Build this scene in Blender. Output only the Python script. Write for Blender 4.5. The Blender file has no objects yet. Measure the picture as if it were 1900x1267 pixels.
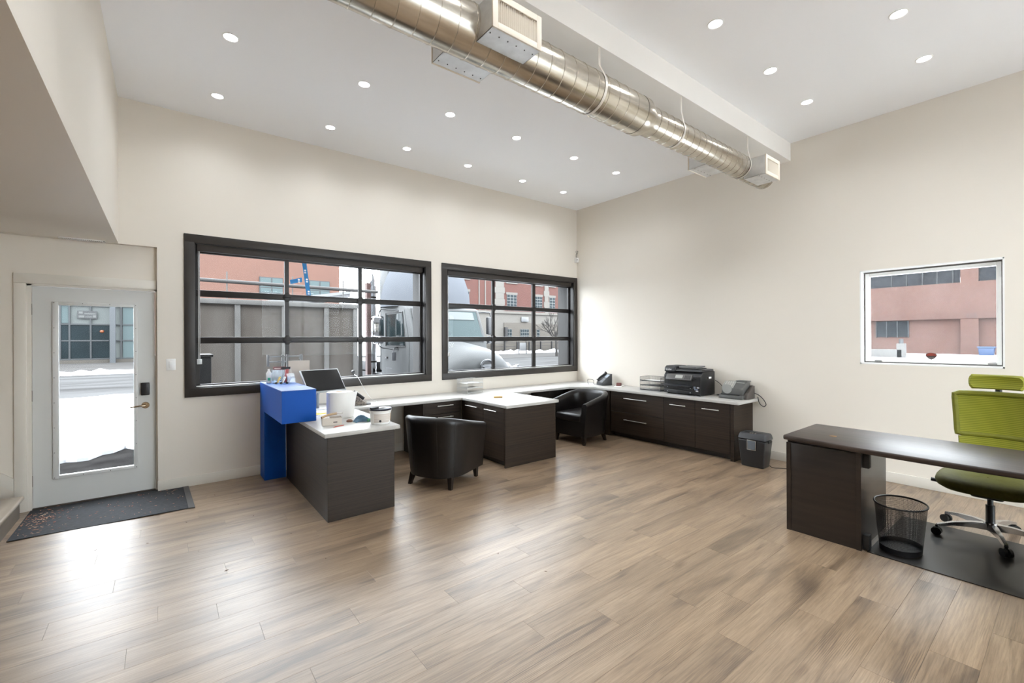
import bpy, bmesh, math, random
from mathutils import Vector, Matrix
random.seed(7)
PI = math.pi
S = bpy.context.scene
C = S.collection

# ------------------------------------------------------------------ camera
cam_d = bpy.data.cameras.new('camera')
cam = bpy.data.objects.new('camera', cam_d)
C.objects.link(cam)
S.camera = cam
cam_d.sensor_fit = 'HORIZONTAL'
cam_d.sensor_width = 36.0
cam_d.lens = 826.6 / 1900 * 36.0
cam_d.shift_y = (628.45 - 633.5) / 1900
cam_d.clip_start = 0.05
cam_d.clip_end = 400
YAW, ROL, CH = .6642, -.0045, 1.55
fw = Vector((math.sin(YAW), math.cos(YAW), 0))
r0 = Vector((math.cos(YAW), -math.sin(YAW), 0))
up0 = Vector((0, 0, 1))
rt = r0 * math.cos(ROL) + up0 * math.sin(ROL)
upv = -r0 * math.sin(ROL) + up0 * math.cos(ROL)
cam.matrix_world = Matrix(((rt.x, upv.x, -fw.x, 0), (rt.y, upv.y, -fw.y, 0), (rt.z, upv.z, -fw.z, CH), (0, 0, 0, 1)))

# ------------------------------------------------------------------ world (bright overcast sky)
W = bpy.data.worlds.new('overcast')
S.world = W
W.use_nodes = True
bg = W.node_tree.nodes['Background']
bg.inputs[0].default_value = (0.88, 0.94, 1.0, 1)
bg.inputs[1].default_value = 16.0
LAMP = 26.0         # watts of each recessed ceiling light

# ------------------------------------------------------------------ exposure
S.view_settings.view_transform = 'Standard'
S.view_settings.look = 'None'
S.view_settings.exposure = 0.04
S.view_settings.gamma = 1.0
S.view_settings.use_curve_mapping = False
S.cycles.max_bounces = 8
S.cycles.diffuse_bounces = 6
S.cycles.glossy_bounces = 3
S.cycles.transparent_max_bounces = 8
S.cycles.sample_clamp_indirect = 12
S.cycles.use_denoising = True
S.cycles.use_light_tree = False
S.cycles.adaptive_threshold = 0.03


# ------------------------------------------------------------------ materials
LS = 1.0            # reflectance scale; outdoor colours are darkened to stand in for weaker daylight


def lin(c):
    return tuple(LS * ((v / 255) / 12.92 if v / 255 <= .04045 else ((v / 255 + .055) / 1.055) ** 2.4) for v in c)


MATS = {}


def mat(name, rgb, rough=.5, metal=0.0, spec=.5, coat=0.0, coat_rough=.1, var=0.0, vscale=(4, 4, 4), bump=0.0, bscale=(60, 60, 60), emit=0.0, trans=0.0, rgb2=None, rvar=0.0, det=3):
    """plain procedural material: base colour broken up by noise, optional fine bump"""
    if name in MATS:
        return MATS[name]
    m = bpy.data.materials.new(name)
    m.use_nodes = True
    nt = m.node_tree
    b = nt.nodes['Principled BSDF']
    c = lin(rgb)
    b.inputs['Base Color'].default_value = (*c, 1)
    b.inputs['Roughness'].default_value = rough
    b.inputs['Metallic'].default_value = metal
    b.inputs['Specular IOR Level'].default_value = spec
    b.inputs['Coat Weight'].default_value = coat
    b.inputs['Coat Roughness'].default_value = coat_rough
    if trans:
        b.inputs['Transmission Weight'].default_value = trans
    if emit:
        b.inputs['Emission Color'].default_value = (*c, 1)
        b.inputs['Emission Strength'].default_value = emit
    if var or rgb2 or bump or rvar:
        tc = nt.nodes.new('ShaderNodeTexCoord')
    if var or rgb2:
        mp = nt.nodes.new('ShaderNodeMapping')
        mp.inputs['Scale'].default_value = vscale
        nz = nt.nodes.new('ShaderNodeTexNoise')
        nz.inputs['Scale'].default_value = 1.0
        nz.inputs['Detail'].default_value = det
        nt.links.new(tc.outputs['Object'], mp.inputs[0])
        nt.links.new(mp.outputs[0], nz.inputs['Vector'])
        rp = nt.nodes.new('ShaderNodeValToRGB')
        d = lin(rgb2) if rgb2 else tuple(v * (1 - var) for v in c)
        e = c if rgb2 else tuple(min(1, v * (1 + var)) for v in c)
        rp.color_ramp.elements[0].position = .3
        rp.color_ramp.elements[1].position = .7
        rp.color_ramp.elements[0].color = (*d, 1)
        rp.color_ramp.elements[1].color = (*e, 1)
        nt.links.new(nz.outputs['Fac'], rp.inputs[0])
        nt.links.new(rp.outputs[0], b.inputs['Base Color'])
        if rvar:
            mr = nt.nodes.new('ShaderNodeMapRange')
            mr.inputs['To Min'].default_value = max(0, rough - rvar)
            mr.inputs['To Max'].default_value = rough + rvar
            nt.links.new(nz.outputs['Fac'], mr.inputs[0])
            nt.links.new(mr.outputs[0], b.inputs['Roughness'])
    if bump:
        mp2 = nt.nodes.new('ShaderNodeMapping')
        mp2.inputs['Scale'].default_value = bscale
        n2 = nt.nodes.new('ShaderNodeTexNoise')
        n2.inputs['Scale'].default_value = 1.0
        n2.inputs['Detail'].default_value = 1
        bp = nt.nodes.new('ShaderNodeBump')
        bp.inputs['Strength'].default_value = bump
        bp.inputs['Distance'].default_value = .002
        nt.links.new(tc.outputs['Object'], mp2.inputs[0])
        nt.links.new(mp2.outputs[0], n2.inputs['Vector'])
        nt.links.new(n2.outputs['Fac'], bp.inputs['Height'])
        nt.links.new(bp.outputs[0], b.inputs['Normal'])
    MATS[name] = m
    return m


def glass_mat(name, tint=(1, 1, 1), haze=0.0, haze_rgb=(235, 238, 240), refl=1.0):
    """window glass: clear transmission plus a Fresnel reflection, with an optional film of dust"""
    if name in MATS:
        return MATS[name]
    m = bpy.data.materials.new(name)
    m.use_nodes = True
    nt = m.node_tree
    nt.nodes.clear()
    o = nt.nodes.new('ShaderNodeOutputMaterial')
    t = nt.nodes.new('ShaderNodeBsdfTransparent')
    t.inputs[0].default_value = (*tint, 1)
    g = nt.nodes.new('ShaderNodeBsdfGlossy')
    g.inputs['Roughness'].default_value = 0.0
    g.inputs['Color'].default_value = (refl, refl, refl, 1)
    fr = nt.nodes.new('ShaderNodeFresnel')
    fr.inputs['IOR'].default_value = 1.45
    mx = nt.nodes.new('ShaderNodeMixShader')
    ge = nt.nodes.new('ShaderNodeNewGeometry')      # only the face the ray enters by reflects
    iv = nt.nodes.new('ShaderNodeMath'); iv.operation = 'SUBTRACT'; iv.inputs[0].default_value = 1.0
    nt.links.new(ge.outputs['Backfacing'], iv.inputs[1])
    ml_ = nt.nodes.new('ShaderNodeMath'); ml_.operation = 'MULTIPLY'
    nt.links.new(fr.outputs[0], ml_.inputs[0])
    nt.links.new(iv.outputs[0], ml_.inputs[1])
    nt.links.new(ml_.outputs[0], mx.inputs[0])
    nt.links.new(t.outputs[0], mx.inputs[1])
    nt.links.new(g.outputs[0], mx.inputs[2])
    last = mx
    if haze:
        d = nt.nodes.new('ShaderNodeBsdfTranslucent')
        d.inputs[0].default_value = (*lin(haze_rgb), 1)
        tc = nt.nodes.new('ShaderNodeTexCoord')
        nz = nt.nodes.new('ShaderNodeTexNoise')
        nz.inputs['Scale'].default_value = 3.0
        nz.inputs['Detail'].default_value = 8
        nt.links.new(tc.outputs['Object'], nz.inputs['Vector'])
        mr = nt.nodes.new('ShaderNodeMapRange')
        mr.inputs['From Min'].default_value = .3
        mr.inputs['From Max'].default_value = .8
        mr.inputs['To Min'].default_value = haze * .4
        mr.inputs['To Max'].default_value = haze * 1.8
        nt.links.new(nz.outputs['Fac'], mr.inputs[0])
        mh = nt.nodes.new('ShaderNodeMixShader')
        nt.links.new(mr.outputs[0], mh.inputs[0])
        nt.links.new(mx.outputs[0], mh.inputs[1])
        nt.links.new(d.outputs[0], mh.inputs[2])
        last = mh
    nt.links.new(last.outputs[0], o.inputs[0])
    MATS[name] = m
    return m


def plank_mat():
    """oak-look vinyl plank: long grain, cathedral figure, knots, each plank shifted and toned at random"""
    m = bpy.data.materials.new('vinyl_plank')
    m.use_nodes = True
    nt = m.node_tree
    N, L = nt.nodes.new, nt.links.new
    b = nt.nodes['Principled BSDF']
    tc = N('ShaderNodeTexCoord')
    oi = N('ShaderNodeObjectInfo')
    k = N('ShaderNodeVectorMath'); k.operation = 'SCALE'
    k.inputs[0].default_value = (37, 91, 13)
    L(oi.outputs['Random'], k.inputs['Scale'])
    ad = N('ShaderNodeVectorMath'); ad.operation = 'ADD'
    L(tc.outputs['Object'], ad.inputs[0]); L(k.outputs[0], ad.inputs[1])

    def noise(sc, det, dist=0.0, rough=.55):
        mp = N('ShaderNodeMapping'); mp.inputs['Scale'].default_value = sc
        L(ad.outputs[0], mp.inputs[0])
        nz = N('ShaderNodeTexNoise'); nz.inputs['Scale'].default_value = 1; nz.inputs['Detail'].default_value = det
        nz.inputs['Distortion'].default_value = dist; nz.inputs['Roughness'].default_value = rough
        L(mp.outputs[0], nz.inputs['Vector'])
        return nz.outputs['Fac']

    def ramp(fac, stops):
        r = N('ShaderNodeValToRGB')
        e = r.color_ramp.elements
        e[0].position, e[0].color = stops[0][0], (*stops[0][1], 1)
        e[1].position, e[1].color = stops[-1][0], (*stops[-1][1], 1)
        for p, c in stops[1:-1]:
            q = e.new(p); q.color = (*c, 1)
        L(fac, r.inputs[0])
        return r.outputs[0]

    def mix(mode, fac, a, c):
        x = N('ShaderNodeMix'); x.data_type = 'RGBA'; x.blend_type = mode
        if isinstance(fac, float):
            x.inputs[0].default_value = fac
        else:
            L(fac, x.inputs[0])
        L(a, x.inputs[6])
        if isinstance(c, tuple):
            x.inputs[7].default_value = (*c, 1)
        else:
            L(c, x.inputs[7])
        return x.outputs[2]

    base = ramp(noise((1.1, 7, 1), 4, .6), [(.28, lin((100, 83, 66))), (.45, lin((144, 122, 98))), (.7, lin((164, 142, 117)))])
    fine = ramp(noise((4, 120, 1), 4, .25, .75), [(.32, (.60, .57, .54)), (.6, (1.08, 1.08, 1.08))])
    col = mix('MULTIPLY', .9, base, fine)
    # cathedral figure: a stretched, distorted ring pattern that shows only in patches
    mp = N('ShaderNodeMapping'); mp.inputs['Scale'].default_value = (1.6, 11, 1)
    L(ad.outputs[0], mp.inputs[0])
    wv = N('ShaderNodeTexWave'); wv.wave_type = 'RINGS'; wv.inputs['Scale'].default_value = 3.4
    wv.inputs['Distortion'].default_value = 5.0; wv.inputs['Detail'].default_value = 3; wv.inputs['Detail Scale'].default_value = .8
    L(mp.outputs[0], wv.inputs['Vector'])
    patch = ramp(noise((1.3, 5, 1), 2), [(.5, (0, 0, 0)), (.64, (1, 1, 1))])
    fig = ramp(wv.outputs['Fac'], [(.0, (.55, .52, .49)), (.5, (1.06, 1.06, 1.06))])
    bw = N('ShaderNodeRGBToBW'); L(patch, bw.inputs[0])
    pf = N('ShaderNodeMath'); pf.operation = 'MULTIPLY'; pf.inputs[1].default_value = .95; L(bw.outputs[0], pf.inputs[0])
    col = mix('MULTIPLY', pf.outputs[0], col, fig)
    # dark smoky streaks
    st = ramp(noise((.9, 16, 1), 3, 1.2), [(.27, (.42, .39, .37)), (.42, (1, 1, 1))])
    col = mix('MULTIPLY', .85, col, st)
    # knots
    mk = N('ShaderNodeMapping'); mk.inputs['Scale'].default_value = (1.7, 5.2, 1)
    L(ad.outputs[0], mk.inputs[0])
    vo = N('ShaderNodeTexVoronoi'); vo.inputs['Scale'].default_value = 1.0; vo.inputs['Randomness'].default_value = 1.0
    dn = N('ShaderNodeTexNoise'); dn.inputs['Scale'].default_value = 9.0
    L(mk.outputs[0], dn.inputs['Vector'])
    dv = N('ShaderNodeVectorMath'); dv.operation = 'MULTIPLY_ADD'
    L(dn.outputs['Color'], dv.inputs[0]); dv.inputs[1].default_value = (.12, .12, 0); L(mk.outputs[0], dv.inputs[2])
    L(dv.outputs[0], vo.inputs['Vector'])
    kn = ramp(vo.outputs['Distance'], [(.03, (.34, .28, .24)), (.07, (.62, .57, .53)), (.16, (1, 1, 1))])
    col = mix('MULTIPLY', .75, col, kn)
    # plank tone
    tone = ramp(oi.outputs['Random'], [(0, (.88, .87, .86)), (.5, (1, .99, .98)), (1, (1.08, 1.07, 1.05))])
    col = mix('MULTIPLY', 1.0, col, tone)
    L(col, b.inputs['Base Color'])
    b.inputs['Roughness'].default_value = .42
    b.inputs['Specular IOR Level'].default_value = .6
    b.inputs['Coat Weight'].default_value = .6
    b.inputs['Coat Roughness'].default_value = .36
    b.inputs['Coat IOR'].default_value = 1.6
    bp = N('ShaderNodeBump'); bp.inputs['Strength'].default_value = .12; bp.inputs['Distance'].default_value = .001
    L(noise((4, 150, 1), 1), bp.inputs['Height'])
    L(bp.outputs[0], b.inputs['Normal'])
    L(bp.outputs[0], b.inputs['Coat Normal'])
    return m


def brick_mat(name, c1, c2, mortar, scale=1.0, axis='X'):
    """far brickwork whose courses are too small to pick apart"""
    if name in MATS:
        return MATS[name]
    m = bpy.data.materials.new(name)
    m.use_nodes = True
    nt = m.node_tree
    b = nt.nodes['Principled BSDF']
    b.inputs['Roughness'].default_value = .85
    tc = nt.nodes.new('ShaderNodeTexCoord')
    sp = nt.nodes.new('ShaderNodeSeparateXYZ')
    cb = nt.nodes.new('ShaderNodeCombineXYZ')
    nt.links.new(tc.outputs['Object'], sp.inputs[0])
    nt.links.new(sp.outputs['X' if axis == 'X' else 'Y'], cb.inputs[0])
    nt.links.new(sp.outputs['Z'], cb.inputs[1])
    br = nt.nodes.new('ShaderNodeTexBrick')
    br.inputs['Color1'].default_value = (*lin(c1), 1)
    br.inputs['Color2'].default_value = (*lin(c2), 1)
    br.inputs['Mortar'].default_value = (*lin(mortar), 1)
    br.inputs['Scale'].default_value = scale
    br.inputs['Mortar Size'].default_value = .012
    br.inputs['Brick Width'].default_value = .5
    br.inputs['Row Height'].default_value = .17
    nt.links.new(cb.outputs[0], br.inputs['Vector'])
    nz = nt.nodes.new('ShaderNodeTexNoise')
    nz.inputs['Scale'].default_value = .8
    nz.inputs['Detail'].default_value = 4
    nt.links.new(tc.outputs['Object'], nz.inputs['Vector'])
    mx = nt.nodes.new('ShaderNodeMix'); mx.data_type = 'RGBA'; mx.blend_type = 'MULTIPLY'
    rp = nt.nodes.new('ShaderNodeValToRGB')
    rp.color_ramp.elements[0].color = (.8, .8, .8, 1)
    rp.color_ramp.elements[1].color = (1.1, 1.1, 1.1, 1)
    nt.links.new(nz.outputs['Fac'], rp.inputs[0])
    mx.inputs[0].default_value = 1
    nt.links.new(br.outputs['Color'], mx.inputs[6])
    nt.links.new(rp.outputs[0], mx.inputs[7])
    nt.links.new(mx.outputs[2], b.inputs['Base Color'])
    MATS[name] = m
    return m


# ------------------------------------------------------------------ mesh builder
LOC = {}          # empty -> (location, rotation z) for world-space building


class MB:
    def __init__(s):
        s.bm = bmesh.new()

    def _take(s, tmp, M=None):
        if M is not None:
            bmesh.ops.transform(tmp, matrix=M, verts=tmp.verts)
        me = bpy.data.meshes.new('tmp')
        tmp.to_mesh(me)
        tmp.free()
        s.bm.from_mesh(me)
        bpy.data.meshes.remove(me)
        return s

    def box(s, x0, x1, y0, y1, z0, z1, bev=0.0, seg=2, M=None):
        t = bmesh.new()
        bmesh.ops.create_cube(t, size=1)
        for v in t.verts:
            v.co = Vector(((x0 + x1) / 2 + v.co.x * (x1 - x0), (y0 + y1) / 2 + v.co.y * (y1 - y0), (z0 + z1) / 2 + v.co.z * (z1 - z0)))
        if bev:
            bmesh.ops.bevel(t, geom=t.edges[:], offset=bev, segments=seg, affect='EDGES', profile=.5)
        return s._take(t, M)

    def prism(s, poly, axis, a0, a1, bev=0.0, seg=2, M=None):
        """poly: 2-D outline; axis: direction it is pushed along"""
        t = bmesh.new()

        def P(p, a):
            return {'x': (a, p[0], p[1]), 'y': (p[0], a, p[1]), 'z': (p[0], p[1], a)}[axis]
        A = [t.verts.new(P(p, a0)) for p in poly]
        B = [t.verts.new(P(p, a1)) for p in poly]
        n = len(poly)
        t.faces.new(A[::-1])
        t.faces.new(B)
        for i in range(n):
            t.faces.new((A[i], A[(i + 1) % n], B[(i + 1) % n], B[i]))
        bmesh.ops.recalc_face_normals(t, faces=t.faces[:])
        if bev:
            bmesh.ops.bevel(t, geom=t.edges[:], offset=bev, segments=seg, affect='EDGES', profile=.5)
        return s._take(t, M)

    def cyl(s, p0, p1, r0, r1=None, n=20, cap=True):
        r1 = r0 if r1 is None else r1
        p0, p1 = Vector(p0), Vector(p1)
        d = (p1 - p0).normalized()
        a = d.orthogonal().normalized()
        b = d.cross(a)
        A = [s.bm.verts.new(p0 + (a * math.cos(2 * PI * i / n) + b * math.sin(2 * PI * i / n)) * r0) for i in range(n)]
        B = [s.bm.verts.new(p1 + (a * math.cos(2 * PI * i / n) + b * math.sin(2 * PI * i / n)) * r1) for i in range(n)]
        for i in range(n):
            s.bm.faces.new((A[i], A[(i + 1) % n], B[(i + 1) % n], B[i]))
        if cap:
            s.bm.faces.new(A[::-1])
            s.bm.faces.new(B)
        return s

    def tube(s, pts, r, n=8, closed=False, taper=None):
        pts = [Vector(p) for p in pts]
        m = len(pts)
        rings = []
        prev = None
        for i, p in enumerate(pts):
            if closed:
                d = pts[(i + 1) % m] - pts[i - 1]
            else:
                d = pts[min(i + 1, m - 1)] - pts[max(i - 1, 0)]
            d.normalize()
            a = d.orthogonal().normalized() if prev is None else (prev - d * prev.dot(d)).normalized()
            prev = a
            b = d.cross(a)
            rr = r if taper is None else taper[i]
            rings.append([s.bm.verts.new(p + (a * math.cos(2 * PI * j / n) + b * math.sin(2 * PI * j / n)) * rr) for j in range(n)])
        for i in range(m if closed else m - 1):
            A, B = rings[i], rings[(i + 1) % m]
            for j in range(n):
                s.bm.faces.new((A[j], A[(j + 1) % n], B[(j + 1) % n], B[j]))
        if not closed:
            s.bm.faces.new(rings[0][::-1])
            s.bm.faces.new(rings[-1])
        return s

    def lathe(s, prof, c=(0, 0, 0), n=32, sx=1, sy=1):
        rings = []
        for r, z in prof:
            if r < 1e-5:
                rings.append([s.bm.verts.new((c[0], c[1], c[2] + z))])
            else:
                rings.append([s.bm.verts.new((c[0] + r * sx * math.cos(2 * PI * i / n), c[1] + r * sy * math.sin(2 * PI * i / n), c[2] + z)) for i in range(n)])
        for A, B in zip(rings, rings[1:]):
            for i in range(n):
                q = [A[i % len(A)], A[(i + 1) % len(A)], B[(i + 1) % len(B)], B[i % len(B)]]
                q = [v for k, v in enumerate(q) if v not in q[:k]]
                if len(q) > 2:
                    s.bm.faces.new(q)
        return s

    def grid(s, rows, closed_u=False, closed_v=False):
        V = [[s.bm.verts.new(p) for p in r] for r in rows]
        m, n = len(V), len(V[0])
        for i in range(m if closed_u else m - 1):
            for j in range(n if closed_v else n - 1):
                s.bm.faces.new((V[i][j], V[i][(j + 1) % n], V[(i + 1) % m][(j + 1) % n], V[(i + 1) % m][j]))
        return s

    def face(s, pts):
        s.bm.faces.new([s.bm.verts.new(p) for p in pts])
        return s

    def solid(s, th):
        bmesh.ops.recalc_face_normals(s.bm, faces=s.bm.faces[:])
        bmesh.ops.solidify(s.bm, geom=s.bm.faces[:], thickness=th)
        return s

    def build(s, name, m, parent=None, smooth=35, label=None, local=False, recalc=True):
        bm = s.bm
        if recalc:
            bmesh.ops.recalc_face_normals(bm, faces=bm.faces[:])
        if parent is not None and not local:
            p = parent
            while p.parent is not None:
                p = p.parent
            loc, rz = LOC.get(p.name, ((0, 0, 0), 0))
            bmesh.ops.transform(bm, matrix=(Matrix.Translation(loc) @ Matrix.Rotation(rz, 4, 'Z')).inverted(), verts=bm.verts)
        me = bpy.data.meshes.new(name)
        bm.to_mesh(me)
        bm.free()
        me.materials.append(m)
        if smooth:
            me.shade_smooth()
            me.set_sharp_from_angle(angle=math.radians(smooth))
        o = bpy.data.objects.new(name, me)
        C.objects.link(o)
        if parent is not None:
            o.parent = parent
        if label:
            o['label'] = label
        return o


def B(*a, **k):
    return MB().box(*a, **k)


def tag(o, label, cat=None, group=None, kind=None):
    o['label'] = label
    if cat:
        o['category'] = cat
    if group:
        o['group'] = group
    if kind:
        o['kind'] = kind
    return o


def thing(name, loc, label, cat, rz=0.0, group=None, kind=None):
    o = bpy.data.objects.new(name, None)
    C.objects.link(o)
    o.empty_display_size = .05
    o.location = loc
    o.rotation_euler = (0, 0, rz)
    LOC[o.name] = (tuple(loc), rz)
    return tag(o, label, cat, group, kind)


def copy_mesh(o, parent, loc=(0, 0, 0), name=None):
    c = o.copy()
    C.objects.link(c)
    if name:
        c.name = name
    c.parent = parent
    c.location = loc
    return c


def bez(pts, n=8):
    """smooth polyline through points (Catmull-Rom)"""
    P = [Vector(p) for p in pts]
    P = [P[0] * 2 - P[1]] + P + [P[-1] * 2 - P[-2]]
    out = []
    for i in range(1, len(P) - 2):
        for k in range(n):
            t = k / n
            a, b, c, d = P[i - 1], P[i], P[i + 1], P[i + 2]
            out.append(.5 * ((2 * b) + (c - a) * t + (2 * a - 5 * b + 4 * c - d) * t * t + (3 * b - a - 3 * c + d) * t ** 3))
    out.append(P[-2])
    return out


# ------------------------------------------------------------------ palette
M_wall = mat('wall_paint', (229, 222, 211), .6, spec=.3, var=.015, vscale=(1, 1, 1), det=0)
M_ceil = mat('ceiling_paint', (248, 249, 251), .7, spec=.2, var=.01, vscale=(1, 1, 1), det=0)
M_beam = mat('beam_paint', (238, 234, 228), .6, spec=.3, var=.01)
M_trim = mat('white_trim', (226, 221, 211), .4, var=.01)
M_doorp = mat('door_paint', (214, 215, 213), .4, var=.012, vscale=(2, 2, 2))
M_black = mat('black_frame', (44, 39, 35), .45, var=.12, vscale=(6, 6, 6), bump=.05)
M_blackmet = mat('dark_metal_frame', (34, 31, 30), .4, metal=.2, var=.1)
M_lam = mat('charcoal_laminate', (52, 40, 30), .48, rgb2=(30, 22, 16), vscale=(1.3, 1.3, 130), bump=.1, bscale=(3, 3, 260), spec=.3)
M_lam_in = mat('charcoal_board', (44, 39, 36), .5, var=.15, vscale=(2, 2, 60))
M_quartz = mat('white_quartz', (186, 184, 180), .35, spec=.25, coat=.0, coat_rough=.12, var=.02, vscale=(12, 12, 12))
M_steel = mat('brushed_steel', (200, 196, 190), .28, metal=1)
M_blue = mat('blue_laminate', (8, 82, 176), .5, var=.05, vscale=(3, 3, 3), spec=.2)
M_leather = mat('black_leather', (20, 17, 16), .34, spec=.4, var=.12, vscale=(20, 20, 20), bump=.25, bscale=(240, 240, 240))
M_espresso = mat('espresso_leg', (28, 21, 18), .3, coat=.3)
M_plastic = mat('black_plastic', (30, 30, 32), .4, var=.06, bump=.05, bscale=(300, 300, 300))
M_plastic2 = mat('grey_black_plastic', (50, 51, 54), .42, var=.05)
M_rubber = mat('black_rubber', (20, 20, 20), .6, var=.1)
M_chrome = mat('chrome', (225, 225, 228), .08, metal=1)
M_white = mat('white_plastic', (238, 238, 236), .35)
M_glass = glass_mat('grey_tinted_glass', (.95, .955, .955), refl=.12)
M_clear = glass_mat('clear_glass', (.97, .985, .98))
M_dusty = glass_mat('dusty_tinted_glass', (.92, .925, .925), haze=.007, refl=.12)
M_acryl = glass_mat('clear_acrylic', (.9, .93, .96), haze=.02)
# ================================================================== THE ROOM
YW, XB, H = 5.842, 6.128, 3.955
XL, YB = -3.4, -3.3          # far left wall, wall behind the camera


def struct(name, mb, m, label, cat, smooth=0):
    o = mb.build(name, m, smooth=smooth)
    return tag(o, label, cat, kind='structure')


# floor: planks one by one where the photo shows them, plain flooring beyond
M_plank = plank_mat()
M_sub = mat('floor_beyond', (172, 150, 126), .45, rgb2=(140, 118, 96), vscale=(1, 9, 1), coat=.3, coat_rough=.3)
PX0, PX1, PY0 = -1.25, XB, -.42
fl = MB()
fl.box(XL, XB + .3, YB, 6.0, -.2, -.007)
fl.box(XL, XB, YB, PY0, -.007, 0)
fl.box(XL, PX0, PY0, 6.0, -.007, 0)
floor = struct('floor', fl, M_sub, 'oak-look vinyl plank floor of the whole office', 'floor')
PW, PL = .178, 1.22
prot = {}


def plank(x0, x1, y0, y1):
    key = (round(x1 - x0, 3), round(y1 - y0, 3))
    if key not in prot:
        w, d = key
        o = MB().box(.0003, w - .0003, .0003, d - .0003, -.007, 0, bev=.0005, seg=1).build('plank', M_plank, floor, smooth=0, local=True)
        prot[key] = o
    else:
        o = copy_mesh(prot[key], floor)
    o.location = (x0, y0, 0)


row = 0
y = PY0
offs = [0, .47, .86, .22, .65, 1.05, .35, .78, .12, .95]
while y < 5.9:
    y1 = min(y + PW, 5.91)
    x = PX0 - offs[row % 10]
    while x < PX1 - .02:
        a, b_ = max(x, PX0), min(x + PL, PX1)
        if b_ - a > .02:
            plank(a, b_, y, y1)
        x += PL
    y = y1 + (0 if y1 < 5.9 else 1)
    row += 1

struct('ceiling', B(XL, XB + .3, YB, 6.25, H, H + .15), M_ceil, 'white flat ceiling dotted with recessed lights', 'ceiling')

# wall with the two big windows and the set-back entrance
W1 = (.265, 2.985)
W2 = (3.34, 6.03)
WZ = (1.035, 2.595)


def wall_y(mb, y0, y1):
    mb.box(-.048, W1[0], y0, y1, 0, H)
    mb.box(W1[1], W2[0], y0, y1, 0, H)
    mb.box(W2[1], XB + .3, y0, y1, 0, H)
    for w in (W1, W2):
        mb.box(w[0], w[1], y0, y1, 0, WZ[0])
        mb.box(w[0], w[1], y0, y1, WZ[1], H)
    mb.box(XL, -.048, y0, y1, 2.506, H)
    return mb


struct('wall_front', wall_y(MB(), YW, 5.99), M_wall, 'beige painted wall holding the two large black windows', 'wall')
D0, D1, DZ = -.968, -.05, 2.072
wr = MB()
wr.box(XL, D0, 5.91, 6.0, 0, 2.506)
wr.box(D1, -.048, 5.91, 6.0, 0, 2.506)
wr.box(D0, D1, 5.91, 6.0, DZ, 2.506)
struct('wall_entrance', wr, M_wall, 'grey-beige recessed wall around the entrance door', 'wall')
M_conc = mat('exterior_render', (62, 61, 60), .85, var=.12, vscale=(5, 5, 3), bump=.2, bscale=(40, 40, 40))
ex = wall_y(MB(), 5.99, 6.25)
ex.box(XL, D0, 6.0, 6.25, -.2, 2.506)
ex.box(D0, D1, 6.0, 6.25, DZ, 2.506)
struct('wall_exterior', ex, M_conc, 'weathered grey outer masonry seen as jambs beyond the window glass', 'wall')

# right-hand wall with the small white window
RY, RZ = (.435, 1.521), (1.253, 2.287)
wb = MB()
for x0, x1 in ((XB, XB + .3),):
    wb.box(x0, x1, YB, RY[0], 0, H)
    wb.box(x0, x1, RY[1], YW, 0, H)
    wb.box(x0, x1, RY[0], RY[1], 0, RZ[0])
    wb.box(x0, x1, RY[0], RY[1], RZ[1], H)
struct('wall_right', wb, M_wall, 'beige painted side wall with the small white window', 'wall')
# walls out of the frame
struct('wall_left', B(XL - .2, XL, YB, 6.0, 0, H), M_wall, 'beige wall beyond the stair on the far left', 'wall')
BW = ((2.3, 5.9),)  # opening for the added daylight bay
BZ = (.12, 3.1)
bk = MB()
bk.box(XL, BW[0][0], YB - .25, YB, 0, H)
bk.box(BW[0][1], XB + .3, YB - .25, YB, 0, H)
for w in BW:
    bk.box(w[0], w[1], YB - .25, YB, 0, BZ[0])
    bk.box(w[0], w[1], YB - .25, YB, BZ[1], H)
struct('wall_back', bk, M_wall, 'beige wall behind the camera with one added glazed bay for daylight', 'wall')
struct('bulkhead', B(XL, -.345, YB, 5.91, 2.508, H), M_wall, 'boxed-out beige bulkhead over the stair and entrance', 'bulkhead')
struct('ceiling_beam', B(-.345, XB, 2.212, 2.60, 3.736, H), M_beam, 'white boxed ceiling beam running above the metal duct', 'beam')

# baseboards
def bb(name, x0, x1, y0, y1, label):
    return struct(name, B(x0, x1, y0, y1, 0, .108, bev=.004, seg=2), M_trim, label, 'baseboard', smooth=35)


bb('baseboard_front', -.05, 5.6, YW - .014, YW, 'white baseboard along the wall under the black windows')
bb('baseboard_right', XB - .014, XB, YB, 2.64, 'white baseboard along the wall behind the dark desk')

# ------------------------------------------------------------------ entrance door
door = thing('door_1', (-.5, 5.945, 0), 'white entrance door with a tall glass pane and lever handle', 'door', kind='structure')
sl = MB()
GX0, GX1, GZ0, GZ1 = -.776, -.233, .283, 1.888
sl.box(-.945, GX0, 5.925, 5.967, .016, 2.052)
sl.box(GX1, -.069, 5.925, 5.967, .016, 2.052)
sl.box(GX0, GX1, 5.925, 5.967, .016, GZ0)
sl.box(GX0, GX1, 5.925, 5.967, GZ1, 2.052)
sl.build('slab', M_doorp, door, smooth=0)
B(GX0, GX1, 5.942, 5.950, GZ0, GZ1).build('pane', M_glass, door, smooth=0)
fr = MB()
for (x0, x1, z0, z1) in ((-.816, GX0 + .004, .255, 1.918), (GX1 - .004, -.205, .255, 1.918), (GX0, GX1, .255, GZ0 + .004), (GX0, GX1, GZ1 - .004, 1.918)):
    fr.box(x0, x1, 5.908, 5.926, z0, z1, bev=.006, seg=2)
lite = fr.build('lite_frame', M_doorp, door, smooth=40)
M_dot = mat('screw_head', (70, 68, 66), .5)
scp = None
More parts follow.
